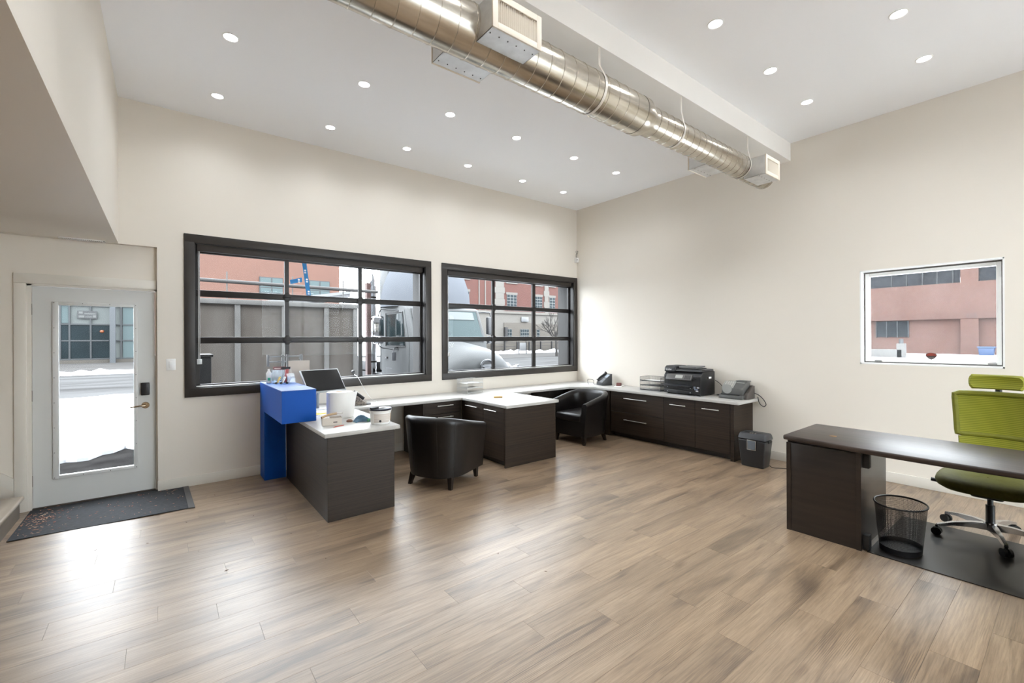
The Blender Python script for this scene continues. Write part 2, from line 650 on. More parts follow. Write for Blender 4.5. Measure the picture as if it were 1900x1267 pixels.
for (x, z) in [(-.803 + i * .584 / 3, zz) for i in range(4) for zz in (.27, 1.905)] + [(xx, .27 + 1.635 * i / 7) for xx in (-.803, -.219) for i in range(1, 7)]:
    if scp is None:
        scp = MB().cyl((0, .002, 0), (0, -.002, 0), .0035, n=8).build('screw', M_dot, lite, smooth=0, local=True)
        sc_ = scp
    else:
        sc_ = copy_mesh(scp, lite)
    sc_.location = (x + .5, 5.9065 - 5.945, z)
M_bronze = mat('hinge_bronze', (84, 66, 50), .4, metal=.8)
for z in (1.84, 1.045, .265):
    h = MB().cyl((-.953, 5.918, z - .05), (-.953, 5.918, z + .05), .008, n=12)
    h.box(-.978, -.953, 5.912, 5.916, z - .05, z + .05)
    h.build('hinge', M_bronze, door)
MB().box(-.181, -.111, 5.890, 5.925, .99, 1.118, bev=.008, seg=3).build('keypad_lock', M_plastic, door, label='black keypad deadbolt cover')
lv = MB().cyl((-.146, 5.925, .885), (-.146, 5.912, .885), .034, .030, n=28)
lv.cyl((-.146, 5.915, .885), (-.146, 5.872, .885), .011, n=14)
lv.tube(bez([(-.146, 5.873, .885), (-.18, 5.868, .886), (-.225, 5.87, .882), (-.262, 5.882, .877)]), .008, 10)
lv.build('lever_handle', mat('satin_nickel', (176, 158, 134), .25, metal=1), door, label='satin nickel lever handle')
jm = MB()
jm.box(-.985, -.947, 5.905, 6.0, 0, DZ)
jm.box(-.066, -.049, 5.905, 6.0, 0, DZ)
jm.box(-.985, -.049, 5.905, 6.0, 2.056, DZ + .02)
jm.build('jamb', M_trim, door, smooth=0)
cs = MB()
cs.box(-1.057, -.978, 5.892, 5.911, 0, 2.075, bev=.003)
cs.box(-1.057, -.050, 5.890, 5.911, 2.075, 2.166, bev=.003)
cs.build('casing', M_trim, door, smooth=35)
B(-.947, -.066, 5.9, 6.0, 0, .014).build('threshold', mat('bronze_threshold', (70, 62, 55), .5, metal=.4), door, smooth=0)

# ------------------------------------------------------------------ big black windows
def big_window(name, x0, x1, cols, label, chain_x):
    w = thing(name, ((x0 + x1) / 2, 5.95, .943), label, 'window', kind='structure')
    ox0, ox1 = x0 - .09, x1 + .09
    ox1 = min(ox1, XB - .001)
    zc0, zc1 = .943, 2.68
    # casing boards
    B(ox0, ox1, YW - .02, YW, WZ[1] - .004, zc1, bev=.003).build('casing', M_black, w)
    B(ox0, ox1, YW - .02, YW, zc0, WZ[0] + .004, bev=.003).build('casing', M_black, w)
    B(ox0, x0 + .002, YW - .021, YW, WZ[0], WZ[1], bev=.003).build('casing', M_black, w)
    B(x1 - .002, ox1, YW - .021, YW, WZ[0], WZ[1], bev=.003).build('casing', M_black, w)
    # jamb liner
    j = MB()
    j.box(x0, x0 + .012, YW, 5.99, *WZ)
    j.box(x1 - .012, x1, YW, 5.99, *WZ)
    j.box(x0, x1, YW, 5.99, WZ[1] - .012, WZ[1])
    j.box(x0, x1, YW, 5.99, WZ[0], WZ[0] + .012)
    j.build('jamb_liner', M_blackmet, w, smooth=0)
    # sectional sash: rails and stiles
    zr = ((WZ[0] + .012, 1.068), (1.513, 1.584), (2.028, 2.099), (2.500, WZ[1] - .012))
    for a, b_ in zr:
        B(x0 + .012, x1 - .012, 5.925, 5.965, a, b_, bev=.004).build('rail', M_blackmet, w)
    xs = [x0 + .012] + [v for c in cols for v in c] + [x1 - .012]
    rows = ((1.068, 1.513), (1.584, 2.028), (2.099, 2.500))
    for k in range(0, len(xs), 2):
        for a, b_ in rows:
            B(xs[k], xs[k + 1], 5.93, 5.962, a, b_).build('stile', M_blackmet, w, smooth=0)
    # panes
    for c in cols:
        for a, b_ in rows:
            B(c[0] - .004, c[1] + .004, 5.946, 5.952, a - .004, b_ + .004).build('pane', M_glass, w, smooth=0)
    # diamond hinge plates where rails and stiles cross
    for c0, c1 in zip(cols, cols[1:]):
        xm = (c0[1] + c1[0]) / 2
        for z in (1.5485, 2.0635):
            hp = MB().prism([(xm - .05, z), (xm - .02, z + .055), (xm + .02, z + .055), (xm + .05, z), (xm + .02, z - .055), (xm - .02, z - .055)], 'y', 5.915, 5.926, bev=.002)
            hp.cyl((xm - .045, 5.912, z), (xm + .045, 5.912, z), .006, n=10)
            hp.build('hinge_plate', M_blackmet, w)
    # blind cassette under the head, its chain and tensioner
    MB().box(x0 + .02, x1 - .03, YW + .01, YW + .07, 2.512, 2.590, bev=.012, seg=3).build('blind_cassette', mat('dark_cassette', (50, 44, 40), .55, var=.1), w)
    ch = MB()
    for dx in (0, .012):
        ch.cyl((chain_x + dx, YW + .035, 2.56), (chain_x + dx, YW + .035, 1.34), .0022, n=6)
    ch.build('blind_chain', M_white, w)
    B(chain_x - .015, chain_x + .03, YW + .02, YW + .05, 1.29, 1.345, bev=.003).build('chain_tensioner', mat('clear_plastic_grey', (205, 208, 208), .3), w)
    B(x0 + .012, x1 - .012, YW + .03, YW + .06, WZ[0] + .012, WZ[0] + .02).build('bottom_strip', mat('aluminium_strip', (206, 204, 200), .35, metal=.6), w, smooth=0)
    return w


C1 = ((.314, 1.157), (1.205, 2.05), (2.098, 2.942))
C2 = ((3.41, 4.236), (4.287, 5.101), (5.17, 5.985))
win1 = big_window('window_1', W1[0], W1[1], C1, 'large black nine-pane window beside the entrance, above the reception desk', .30)
win2 = big_window('window_2', W2[0], W2[1], C2, 'large black nine-pane window next to the room corner', 3.372)

# ------------------------------------------------------------------ small white window
w3 = thing('window_3', (6.25, .98, RZ[0]), 'small white window with one pane in the side wall', 'window', kind='structure')
M_vinyl = mat('white_vinyl', (240, 240, 238), .35, var=.02)
M_gasket = mat('grey_gasket', (120, 118, 116), .6, var=.3, vscale=(8, 8, 30))
rv = MB()
rv.box(XB - .001, 6.25, RY[0] - .001, RY[0] + .012, *RZ)
rv.box(XB - .001, 6.25, RY[1] - .012, RY[1] + .001, *RZ)
rv.box(XB - .001, 6.25, RY[0], RY[1], RZ[1] - .012, RZ[1] + .001)
rv.box(XB - .001, 6.25, RY[0], RY[1], RZ[0] - .001, RZ[0] + .014)
rv.build('reveal', M_vinyl, w3, smooth=0)


def ring(mb, x0, x1, y0, y1, z0, z1, t, bev=.003):
    mb.box(x0, x1, y0, y0 + t, z0, z1, bev=bev)
    mb.box(x0, x1, y1 - t, y1, z0, z1, bev=bev)
    mb.box(x0, x1, y0 + t, y1 - t, z0, z0 + t, bev=bev)
    mb.box(x0, x1, y0 + t, y1 - t, z1 - t, z1, bev=bev)
    return mb


ring(MB(), 6.235, 6.30, RY[0] + .012, RY[1] - .012, RZ[0] + .014, RZ[1] - .012, .016).build('gasket', M_gasket, w3)
ring(MB(), 6.222, 6.29, RY[0] + .026, RY[1] - .026, RZ[0] + .028, RZ[1] - .028, .034).build('frame', M_vinyl, w3)
B(6.25, 6.256, RY[0] + .05, RY[1] - .05, RZ[0] + .05, RZ[1] - .05).build('pane', M_dusty, w3, smooth=0)
for y_ in (.52, 1.38):
    B(6.205, 6.216, y_ - .03, y_ + .03, RZ[0] + .03, RZ[0] + .042, bev=.002).build('latch', M_gasket, w3)

# ------------------------------------------------------------------ unseen glazed bay added behind the camera for daylight
for k, w in enumerate(BW):
    o = thing('window_%d' % (4 + k), ((w[0] + w[1]) / 2, YB - .12, BZ[0]), 'unseen glazed bay added for daylight behind the camera near the side wall', 'window', kind='structure')
    f = MB()
    for i in range(5):
        z = BZ[0] + (BZ[1] - BZ[0] - .05) * i / 4
        f.box(w[0], w[1], YB - .15, YB - .1, z, z + .05)
    for i in range(4):
        x = w[0] + (w[1] - w[0] - .05) * i / 3
        f.box(x, x + .05, YB - .15, YB - .1, *BZ)
    f.build('frame', M_blackmet, o, smooth=0)
    B(w[0], w[1], YB - .128, YB - .122, *BZ).build('pane', M_clear, o, smooth=0)

struct('sky_blocker', B(-3, 9, YB - 4.2, YB - .25, 3.7, 3.9), M_conc, 'unseen concrete slab added to block sky over the bay behind the camera', 'sky_blocker')  # unseen slab added to block sky, leaving snow bounce for the ceiling

# ------------------------------------------------------------------ stair at the left edge
st = thing('staircase', (-1.4, 5.2, 0), 'wooden stair rising to the left beside the entrance door', 'stairs')
M_tread = mat('grey_oak_tread', (176, 164, 148), .4, rgb2=(140, 126, 110), vscale=(9, 1.2, 9), coat=.3)
M_riser = mat('stair_riser', (110, 100, 90), .5, var=.2, vscale=(6, 1.5, 6))
for k in range(6):
    x = -.965 - .26 * k
    B(x - .30, x, 4.3, 5.735, .19 * (k + 1) - .035, .19 * (k + 1), bev=.014, seg=3).build('tread', M_tread, st)
    B(x - .26, x - .03, 4.31, 5.73, 0 if k == 0 else .19 * k, .19 * (k + 1) - .035).build('riser', M_riser, st, smooth=0)
sk = MB().prism([(-1.058, .20), (-1.058, .313), (-2.75, 1.83), (-2.75, 1.70)], 'y', 5.888, 5.908)
sk.build('skirt_board', M_trim, st, smooth=0)
# ================================================================== CEILING: recessed lights, duct
M_lens = mat('lamp_lens', (250, 250, 252), .5, emit=16.0)
M_lens.cycles.emission_sampling = 'NONE'      # the beam in each fitting carries the light
LX = (.43, 1.50, 2.43, 3.34, 4.32, 5.19)
ORD = ('first', 'second', 'third', 'fourth', 'fifth', 'last')
mb = MB()
lt_trim = MB().lathe([(.047, .006), (.047, -.002), (.053, -.005), (.058, -.003), (.058, .004)], n=36)
lt_lens = MB().lathe([(0, -.001), (.047, -.001)], n=20)
proto = None
sp = bpy.data.lights.new('downlight_beam', 'SPOT')
sp.energy = LAMP
sp.spot_size = math.radians(150)
sp.spot_blend = 1.0
sp.shadow_soft_size = .05
sp.color = (.90, .95, 1.0)


def downlight(x, y, label, group):
    global proto
    t = thing('recessed_light', (x, y, H), label, 'ceiling light', group=group)
    q = bpy.data.objects.new('beam', sp)
    C.objects.link(q)
    q.parent = t
    q.location = (0, 0, -.012)
    if proto is None:
        a = lt_trim.build('trim_ring', M_white, t, local=True)
        b = lt_lens.build('lens', M_lens, t, local=True, smooth=0, recalc=False)
        for p in b.data.polygons:
            pass
        proto = (a, b)
    else:
        copy_mesh(proto[0], t)
        copy_mesh(proto[1], t)


for i, x in enumerate(LX):
    downlight(x, 5.24, '%s recessed ceiling light from the entrance, in the row nearest the windows' % ORD[i], 'recessed ceiling lights')
for i, x in enumerate(LX):
    downlight(x, 4.16, '%s recessed ceiling light from the entrance, in the row between windows and duct' % ORD[i], 'recessed ceiling lights')
for i, x in enumerate(LX):
    lab = {3: 'recessed ceiling light right of the beam, third from the side wall', 4: 'recessed ceiling light right of the beam, second from the side wall', 5: 'recessed ceiling light right of the beam, closest to the side wall and beam'}.get(i, '%s recessed light from the bulkhead, out of frame beside the beam' % ORD[i])
    downlight(x, 1.72, lab, 'recessed ceiling lights')
for i, x in enumerate(LX):
    lab = {4: 'recessed ceiling light at the top right edge of the picture', 5: 'recessed ceiling light nearest the side wall at far right'}.get(i, '%s recessed light from the bulkhead, out of frame above the camera' % ORD[i])
    downlight(x, .83, lab, 'recessed ceiling lights')
for yy, where in ((-.4, 'just behind'), (-1.6, 'well behind'), (-2.7, 'farthest behind')):  # unseen rows added to help light the room
    for i, x in enumerate(LX):
        downlight(x, yy, '%s added unseen recessed light from the bulkhead in the row %s the camera' % (ORD[i], where), 'recessed ceiling lights')

# ------------------------------------------------------------------ spiral duct
M_galv = mat('galvanised_steel', (205, 198, 186), .24, metal=1, rgb2=(182, 174, 160), vscale=(3, 30, 30), rvar=.07, bump=.03, bscale=(30, 4, 4))
M_galvflat = mat('galvanised_flat', (222, 222, 222), .4, metal=.85, var=.08, vscale=(14, 14, 14))
M_cream = mat('cream_grille', (226, 216, 200), .5)
M_dark = mat('duct_inside', (60, 54, 48), .8)
DY, DZc = 2.31, 3.43
duct = thing('spiral_duct', (3, DY, DZc), 'exposed galvanised spiral air duct hung under the ceiling beam', 'duct')
RAD1, RAD2, XR, XE = .153, .121, 3.24, 5.60


def pipe(x0, x1, ra, rb, n=48):
    m = MB()
    m.grid([[(x, DY + r * math.cos(2 * PI * i / n), DZc + r * math.sin(2 * PI * i / n)) for i in range(n)] for x, r in ((x0, ra), (x1, rb))], closed_v=True)
    return m


pipe(-.345, XR - .10, RAD1, RAD1).build('duct_section', M_galv, duct, label='wider run of galvanised duct')
rd = MB()
n = 48
rd.grid([[(x, DY + r * math.cos(2 * PI * i / n), DZc + r * math.sin(2 * PI * i / n)) for i in range(n)] for x, r in ((XR - .12, RAD1 + .002), (XR - .05, RAD1 + .002), (XR + .03, RAD2 + .003), (XR + .09, RAD2 + .003))], closed_v=True)
rd.build('reducer', M_galv, duct, label='tapered reducer joining the two duct sizes')
p2 = pipe(XR + .05, XE, RAD2, RAD2)
p2.cyl((XE - .004, DY, DZc), (XE, DY, DZc), RAD2, n=48)
p2.build('duct_section', M_galv, duct, label='narrower run of galvanised duct')


def seam_mesh(r, slant):
    m = MB()
    pts = []
    for i in range(48):
        a = 2 * PI * i / 48
        pts.append((slant * math.cos(a), r * math.cos(a), r * math.sin(a)))
    m.tube(pts, .0032, 5, closed=True)
    return m


sm1 = sm2 = None
x = -.30
while x < XR - .13:
    if sm1 is None:
        sm1 = seam_mesh(RAD1, .018).build('seam', M_galv, duct, local=True)
        o = sm1
    else:
        o = copy_mesh(sm1, duct)
    o.location = (x - 3, 0, 0)
    x += .118
x = XR + .12
while x < XE - .01:
    if sm2 is None:
        sm2 = seam_mesh(RAD2, .018).build('seam', M_galv, duct, local=True)
        o = sm2
    else:
        o = copy_mesh(sm2, duct)
    o.location = (x - 3, 0, 0)
    x += .105


def register(x0, x1, z0, z1, side, dep, fine):
    """supply box tapped into the duct; side -1 faces the camera, +1 the windows"""
    ys = DY + side * (.10 if x0 < XR else .035)
    yf = DY + side * dep
    a, b = min(ys, yf), max(ys, yf)
    bx = MB()
    t = .003
    bx.box(x0, x1, a, b, z0, z0 + t)
    bx.box(x0, x1, a, b, z1 - t, z1)
    bx.box(x0, x0 + t, a, b, z0, z1)
    bx.box(x1 - t, x1, a, b, z0, z1)
    box = bx.build('register_box', M_galvflat, duct, smooth=0)
    f0, f1 = (yf - .012, yf) if side < 0 else (yf, yf + .012)
    fr = MB()
    w = .034
    fr.box(x0 - .004, x0 + w, f0, f1, z0 - .004, z1 + .004, bev=.002)
    fr.box(x1 - w, x1 + .004, f0, f1, z0 - .004, z1 + .004, bev=.002)
    fr.box(x0 + w, x1 - w, f0, f1, z0 - .004, z0 + w, bev=.002)
    fr.box(x0 + w, x1 - w, f0, f1, z1 - w, z1 + .004, bev=.002)
    fr.build('grille_frame', M_cream, box)
    yl = DY + side * .15
    B(x0 + .01, x1 - .01, min(yl, yf - side * .05), max(yl, yf - side * .05), z0 + .012, z1 - .012).build('liner', M_dark, box, smooth=0)
    nl = 20 if fine else 14
    lp = None
    for k in range(nl):
        xx = x0 + w + (x1 - x0 - 2 * w) * (k + .5) / nl
        Mx = Matrix.Translation((xx, yf - side * .004, 0)) @ Matrix.Rotation(math.radians(28), 4, 'Z')
        MB().box(-.0012, .0012, -.012, .012, z0 + w, z1 - w, M=Mx).build('louver', M_cream, box, smooth=0)
    # screws along the flange
    sw = MB()
    for k in range(6):
        sw.cyl((x0 + .02 + (x1 - x0 - .04) * k / 5, (ys * .3 + yf * .7), z0 + .001), (x0 + .02 + (x1 - x0 - .04) * k / 5, (ys * .3 + yf * .7), z0 - .003), .004, n=8)
    sw.build('screws', M_dot, box, smooth=0)


register(1.47, 1.83, 3.315, 3.515, -1, .265, True)
register(1.36, 1.72, 3.315, 3.515, 1, .235, False)
register(5.02, 5.36, 3.288, 3.488, -1, .255, True)
register(4.34, 4.69, 3.31, 3.50, 1, .215, False)
for x, r in ((2.587, RAD1), (3.70, RAD2), (5.0, RAD2), (.6, RAD1)):
    m = MB()
    pts = [(x, 2.226, 3.736), (x, 2.224, 3.60)] + [(x + .0, DY + (r + .003) * math.cos(math.radians(a)), DZc + (r + .003) * math.sin(math.radians(a))) for a in range(150, 400, 12)]
    rows = [[(px - .0125, py, pz), (px + .0125, py, pz)] for px, py, pz in pts]
    m.grid(rows)
    m.solid(.0012)
    m.build('hanger_strap', mat('strap_steel', (214, 208, 198), .4, metal=.5), duct, smooth=0)

# soffit vent
v = thing('soffit_vent', (-.60, 5.82, 2.508), 'thin white slotted vent in the soffit above the door', 'vent')
ring2 = MB()
ring2.box(-.76, -.44, 5.775, 5.785, 2.499, 2.508)
ring2.box(-.76, -.44, 5.855, 5.865, 2.499, 2.508)
ring2.box(-.76, -.752, 5.775, 5.865, 2.499, 2.508)
ring2.box(-.448, -.44, 5.775, 5.865, 2.499, 2.508)
ring2.build('frame', M_white, v, smooth=0)
B(-.755, -.445, 5.78, 5.86, 2.5065, 2.5078).build('duct_opening', M_dark, v, smooth=0)
for k in range(22):
    xx = -.745 + k * .0142
    MB().box(xx, xx + .0045, 5.785, 5.855, 2.4995, 2.5065).build('slat', M_white, v, smooth=0)
# security sensor in the corner
sn = thing('alarm_sensor', (6.10, 5.815, 3.02), 'small white alarm sensor with loose wires in the room corner', 'sensor')
MB().box(6.062, 6.122, 5.775, 5.838, 2.965, 3.055, bev=.012, seg=3).build('housing', M_white, sn)
MB().cyl((6.075, 5.782, 3.015), (6.066, 5.773, 3.013), .008, n=12).build('lens', M_dark, sn)
wi = MB()
wi.tube(bez([(6.09, 5.81, 3.055), (6.08, 5.80, 3.12), (6.06, 5.80, 3.17), (6.10, 5.81, 3.185), (6.105, 5.815, 3.12), (6.095, 5.81, 3.055)]), .002, 6)
wi.tube(bez([(6.085, 5.815, 3.055), (6.07, 5.81, 3.10), (6.085, 5.80, 3.15), (6.115, 5.80, 3.19), (6.12, 5.815, 3.13)]), .002, 6)
wi.build('wires', M_plastic2, sn)
# light switch
sw = thing('light_switch', (.062, YW, 1.297), 'white rocker light switch between the door and the window', 'switch')
MB().box(.023, .101, YW - .006, YW, 1.237, 1.357, bev=.002).build('plate', M_white, sw)
MB().box(.046, .078, YW - .011, YW - .005, 1.262, 1.332, bev=.002).build('rocker', M_white, sw)
# ================================================================== BUILT-IN RECEPTION RUN
ZT = .755
wt = MB()
poly = [(1.063, 3.91), (1.735, 3.91), (1.735, 5.20), (3.2, 5.20), (3.2, 4.2), (4.06, 4.2), (4.06, 5.20), (5.25, 5.20), (5.565, 4.89), (5.565, 2.60), (6.126, 2.60), (6.126, 5.826), (1.063, 5.826)]
wt.prism(poly, 'z', ZT - .036, ZT, bev=.004, seg=2)
tag(wt.build('worktop', M_quartz), 'white stone worktop running under both windows and along the side wall', 'worktop')

# reception return: front and side panels only, open behind
rb = thing('reception_return', (1.39, 4.6, 0), 'charcoal panelled reception return below the blue ledge', 'desk')
B(1.09, 1.685, 3.93, 3.95, 0, ZT - .036, bev=.0015, seg=1).build('front_panel', M_lam, rb)
B(1.09, 1.11, 3.95, 5.54, 0, ZT - .036).build('side_panel', M_lam, rb, smooth=0)
B(1.11, 1.665, 3.95, 3.965, .0, ZT - .036).build('back_lining', M_lam_in, rb, smooth=0)

# blue ledge
bl = thing('reception_ledge', (1.0, 5.3, 0), 'bright blue raised reception ledge on a blue leg', 'ledge')
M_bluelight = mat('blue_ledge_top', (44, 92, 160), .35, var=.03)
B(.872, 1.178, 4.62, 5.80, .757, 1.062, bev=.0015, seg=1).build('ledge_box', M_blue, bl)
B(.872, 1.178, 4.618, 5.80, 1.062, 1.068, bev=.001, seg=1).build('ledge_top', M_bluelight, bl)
MB().box(.872, 1.088, 5.545, 5.80, 0, .718, bev=.0015, seg=1).box(.872, 1.060, 5.545, 5.80, .718, .757).build('leg', M_blue, bl)

hproto = {}


def handle(parent, p0, p1, out):
    """slim bar handle between two world points, standing off along `out`"""
    p0, p1, out = Vector(p0), Vector(p1), Vector(out)
    d = (p1 - p0).normalized()
    m = MB().cyl(p0 + out * .03, p1 + out * .03, .006, n=12)
    for q in (p0 + d * .025, p1 - d * .025):
        m.cyl(q, q + out * .03, .0045, n=10)
    return m.build('handle', M_steel, parent)


# drawer unit below the window counter
du = thing('drawer_unit', (2.93, 5.5, 0), 'charcoal drawer unit below the worktop between reception and middle return', 'cabinet')
B(2.635, 3.215, 5.245, 5.80, .08, ZT - .036).build('body', M_lam_in, du, smooth=0)
B(2.628, 2.648, 5.215, 5.80, 0, ZT - .036).build('end_panel', M_lam, du, smooth=0)
B(2.65, 3.20, 5.29, 5.31, 0, .08).build('toe_kick', M_lam_in, du, smooth=0)
for z0, z1 in ((.565, .712), (.415, .559), (.085, .409)):
    d = B(2.652, 3.196, 5.222, 5.244, z0, z1, bev=.0015, seg=1).build('drawer', M_lam, du)
    handle(d, (2.825, 5.222, (z0 + z1) / 2 + (.03 if z1 - z0 < .2 else .1)), (3.06, 5.222, (z0 + z1) / 2 + (.03 if z1 - z0 < .2 else .1)), (0, -1, 0))

# middle return cabinet
rc = thing('return_cabinet', (3.62, 4.7, 0), 'charcoal return cabinet with two doors between the leather chairs', 'cabinet')
B(3.213, 4.04, 4.243, 4.263, 0, ZT - .036, bev=.0015, seg=1).build('end_panel', M_lam, rc)
B(3.236, 3.66, 4.263, 5.20, .08, ZT - .036).build('body', M_lam_in, rc, smooth=0)
B(4.02, 4.04, 4.263, 5.20, 0, ZT - .036).build('back_panel', M_lam, rc, smooth=0)
B(3.28, 3.30, 4.263, 5.20, 0, .08).build('toe_kick', M_lam_in, rc, smooth=0)
for y0, y1, h0, h1 in ((4.268, 4.708, 4.39, 4.645), (4.712, 5.160, 4.815, 5.09)):
    d = B(3.214, 3.235, y0, y1, .078, .713, bev=.0015, seg=1).build('door', M_lam, rc)
    handle(d, (3.214, h0, .664), (3.214, h1, .664), (-1, 0, 0))
MB().box(3.214, 3.235, 5.164, 5.22, .08, .713).build('filler', M_lam, rc, smooth=0)

# corner and side-wall cabinets
cc = thing('corner_cabinet', (5.5, 5.4, 0), 'charcoal corner cabinet under the worktop in the room corner', 'cabinet')
B(4.95, 5.28, 5.35, 5.80, .0, ZT - .036).build('side_panel', M_lam_in, cc, smooth=0)
MB().prism([(5.28, 5.26), (5.605, 4.93), (5.605, 4.64), (6.1, 4.64), (6.1, 5.80), (5.28, 5.80)], 'z', .0, ZT - .036).build('body', M_lam, cc, smooth=0)

dc = thing('drawer_cabinet', (5.85, 4.1, 0), 'charcoal two-drawer cabinet by the side wall, next to the chair', 'cabinet')
B(5.624, 6.11, 3.664, 4.62, .08, ZT - .036).build('body', M_lam_in, dc, smooth=0)
B(5.70, 5.72, 3.664, 4.62, 0, .08).build('toe_kick', M_lam_in, dc, smooth=0)
for z0, z1, hz in ((.410, .714, .625), (.082, .404, .297)):
    d = B(5.602, 5.623, 3.664, 4.616, z0, z1, bev=.0015, seg=1).build('drawer', M_lam, dc)
    handle(d, (5.602, 3.935, hz), (5.602, 4.34, hz), (-1, 0, 0))

dd = thing('door_cabinet', (5.85, 3.1, 0), 'charcoal two-door cabinet by the side wall, below the printer', 'cabinet')
B(5.624, 6.11, 2.70, 3.660, .08, ZT - .036).build('body', M_lam_in, dd, smooth=0)
B(5.70, 5.72, 2.70, 3.660, 0, .08).build('toe_kick', M_lam_in, dd, smooth=0)
for y0, y1, h0, h1 in ((3.190, 3.658, 3.315, 3.55), (2.722, 3.186, 2.85, 3.078)):
    d = B(5.602, 5.623, y0, y1, .08, .714, bev=.0015, seg=1).build('door', M_lam, dd)
    handle(d, (5.602, h0, .622), (5.602, h1, .622), (-1, 0, 0))
B(5.602, 6.12, 2.672, 2.718, 0, ZT - .036, bev=.0015, seg=1).build('end_panel', M_lam, dd)

# ================================================================== TUB CHAIRS
def tub_chair(loc, ang, label):
    """local +x is where the sitter faces"""
    t = thing('tub_chair', loc, label, 'armchair', rz=ang, group='black leather tub chairs')
    HW, FR, BKx = .368, .345, -.355    # half width, front x, back x
    # outer U path from front right, round the back, to front left
    path = []
    for k in range(5):
        path.append((FR - k * (FR + .02) / 5, -HW))
    for k in range(17):
        a = -PI / 2 - PI * k / 16
        ca, sa = math.cos(a), math.sin(a)
        path.append((-.02 + (.02 - BKx) * .94 * math.copysign(abs(ca) ** .84, ca), HW * math.copysign(abs(sa) ** .84, sa)))
    for k in range(5):
        path.append((-.02 + (k + 1) * (FR + .02) / 5, HW))
    n = len(path)
    rows = []
    inner_rows = []
    for i, (x, y_) in enumerate(path):
        x0, y0 = path[max(i - 1, 0)]
        x1, y1 = path[min(i + 1, n - 1)]
        d = Vector((x1 - x0, y1 - y0)).normalized()
        nx, ny = d.y, -d.x       # outward
        if (nx * (x + .02) + ny * y_) < 0:
            nx, ny = -nx, -ny
        s_ = (x - BKx) / (FR - BKx)
        zt = .745 - .135 * max(0, min(1, (s_ - .08) / .92)) ** 1.05
        th = .095
        sec = []
        for inset, z in ((.055, .118), (.05, .16), (.025, .40), (.004, .60)):
            sec.append((inset, z if z < .6 else zt - .075))
        sec += [(-.004, zt - .035), (.012, zt - .008), (.035, zt), (.06, zt - .004), (.083, zt - .022), (.094, zt - .06), (.10, .44), (.10, .34)]
        rows.append([(x - nx * a, y_ - ny * a, z) for a, z in sec])
    sh = MB().grid(rows)
    for r in (rows[0], rows[-1]):
        sh.face(r)
    sh.build('shell', M_leather, t, local=True, smooth=50)
    # seams on back and arm fronts
    for i in (8, 11, 15, 18):
        MB().tube([Vector(p) for p in rows[i][0:5]], .0016, 5).build('seam', M_leather, t, local=True)
    for r in (rows[0], rows[-1]):
        MB().tube([Vector(p) for p in r], .003, 6).build('piping', M_leather, t, local=True)
    # seat cushion, apron and underside
    MB().box(-.245, .335, -.25, .25, .325, .445, bev=.035, seg=4).build('seat_cushion', M_leather, t, local=True)
    ap = [(.322, -.285)] + [r[0][:2] for r in rows[4:-4]] + [(.322, .285)]
    MB().prism([(max(p[0] * .97, -.27) if p[0] < 0 else p[0], p[1] * .97) for p in ap], 'z', .119, .33).build('apron', M_leather, t, local=True)
    for sx, sy, ex, ey in ((.27, -.26, .01, -.005), (.27, .26, .01, .005), (-.20, -.235, -.035, -.02), (-.20, .235, -.035, .02)):
        lg = MB()
        a, b = .026, .017
        top = [(sx - a, sy - a, .125), (sx + a, sy - a, .125), (sx + a, sy + a, .125), (sx - a, sy + a, .125)]
        bot = [(sx + ex - b, sy + ey - b, 0), (sx + ex + b, sy + ey - b, 0), (sx + ex + b, sy + ey + b, 0), (sx + ex - b, sy + ey + b, 0)]
        lg.grid([bot, top], closed_v=True)
        lg.face(bot)
        lg.face(top)
        lg.build('leg', M_espresso, t, local=True, smooth=0)
    return t


tub_chair((2.41, 4.33, 0), math.atan2(.456, .889), 'black leather tub chair with its back to the camera, by the reception return')
tub_chair((5.05, 4.72, 0), math.radians(184), 'black leather tub chair in the corner showing its seat')

# ================================================================== OLD DESK
M_desk = mat('espresso_wood', (42, 33, 28), .36, rgb2=(26, 20, 17), vscale=(2.2, 2.2, 22), spec=.5, coat=.25, coat_rough=.15)
M_desktop = mat('espresso_top', (64, 53, 46), .42, rgb2=(40, 32, 27), vscale=(30, 1.6, 30), spec=.25, coat=.12, coat_rough=.4, bump=.06, bscale=(160, 6, 160))
od = thing('office_desk', (4.3, .6, 0), 'dark espresso wooden desk with a bow front at right', 'desk')
fx = []
for k in range(17):
    yy = 1.50 - 1.83 * k / 16
    q = (yy - .585) / .915
    fx.append((3.885 + .085 * q * q, yy))
top = [(4.68, -.33), (4.70, .585), (4.715, 1.505)] + fx
MB().prism(top, 'z', .722, .76, bev=.012, seg=3).build('top', M_desktop, od, smooth=50)
B(4.0, 4.66, -.30, 1.475, .705, .722).build('subtop', M_desk, od, smooth=0)
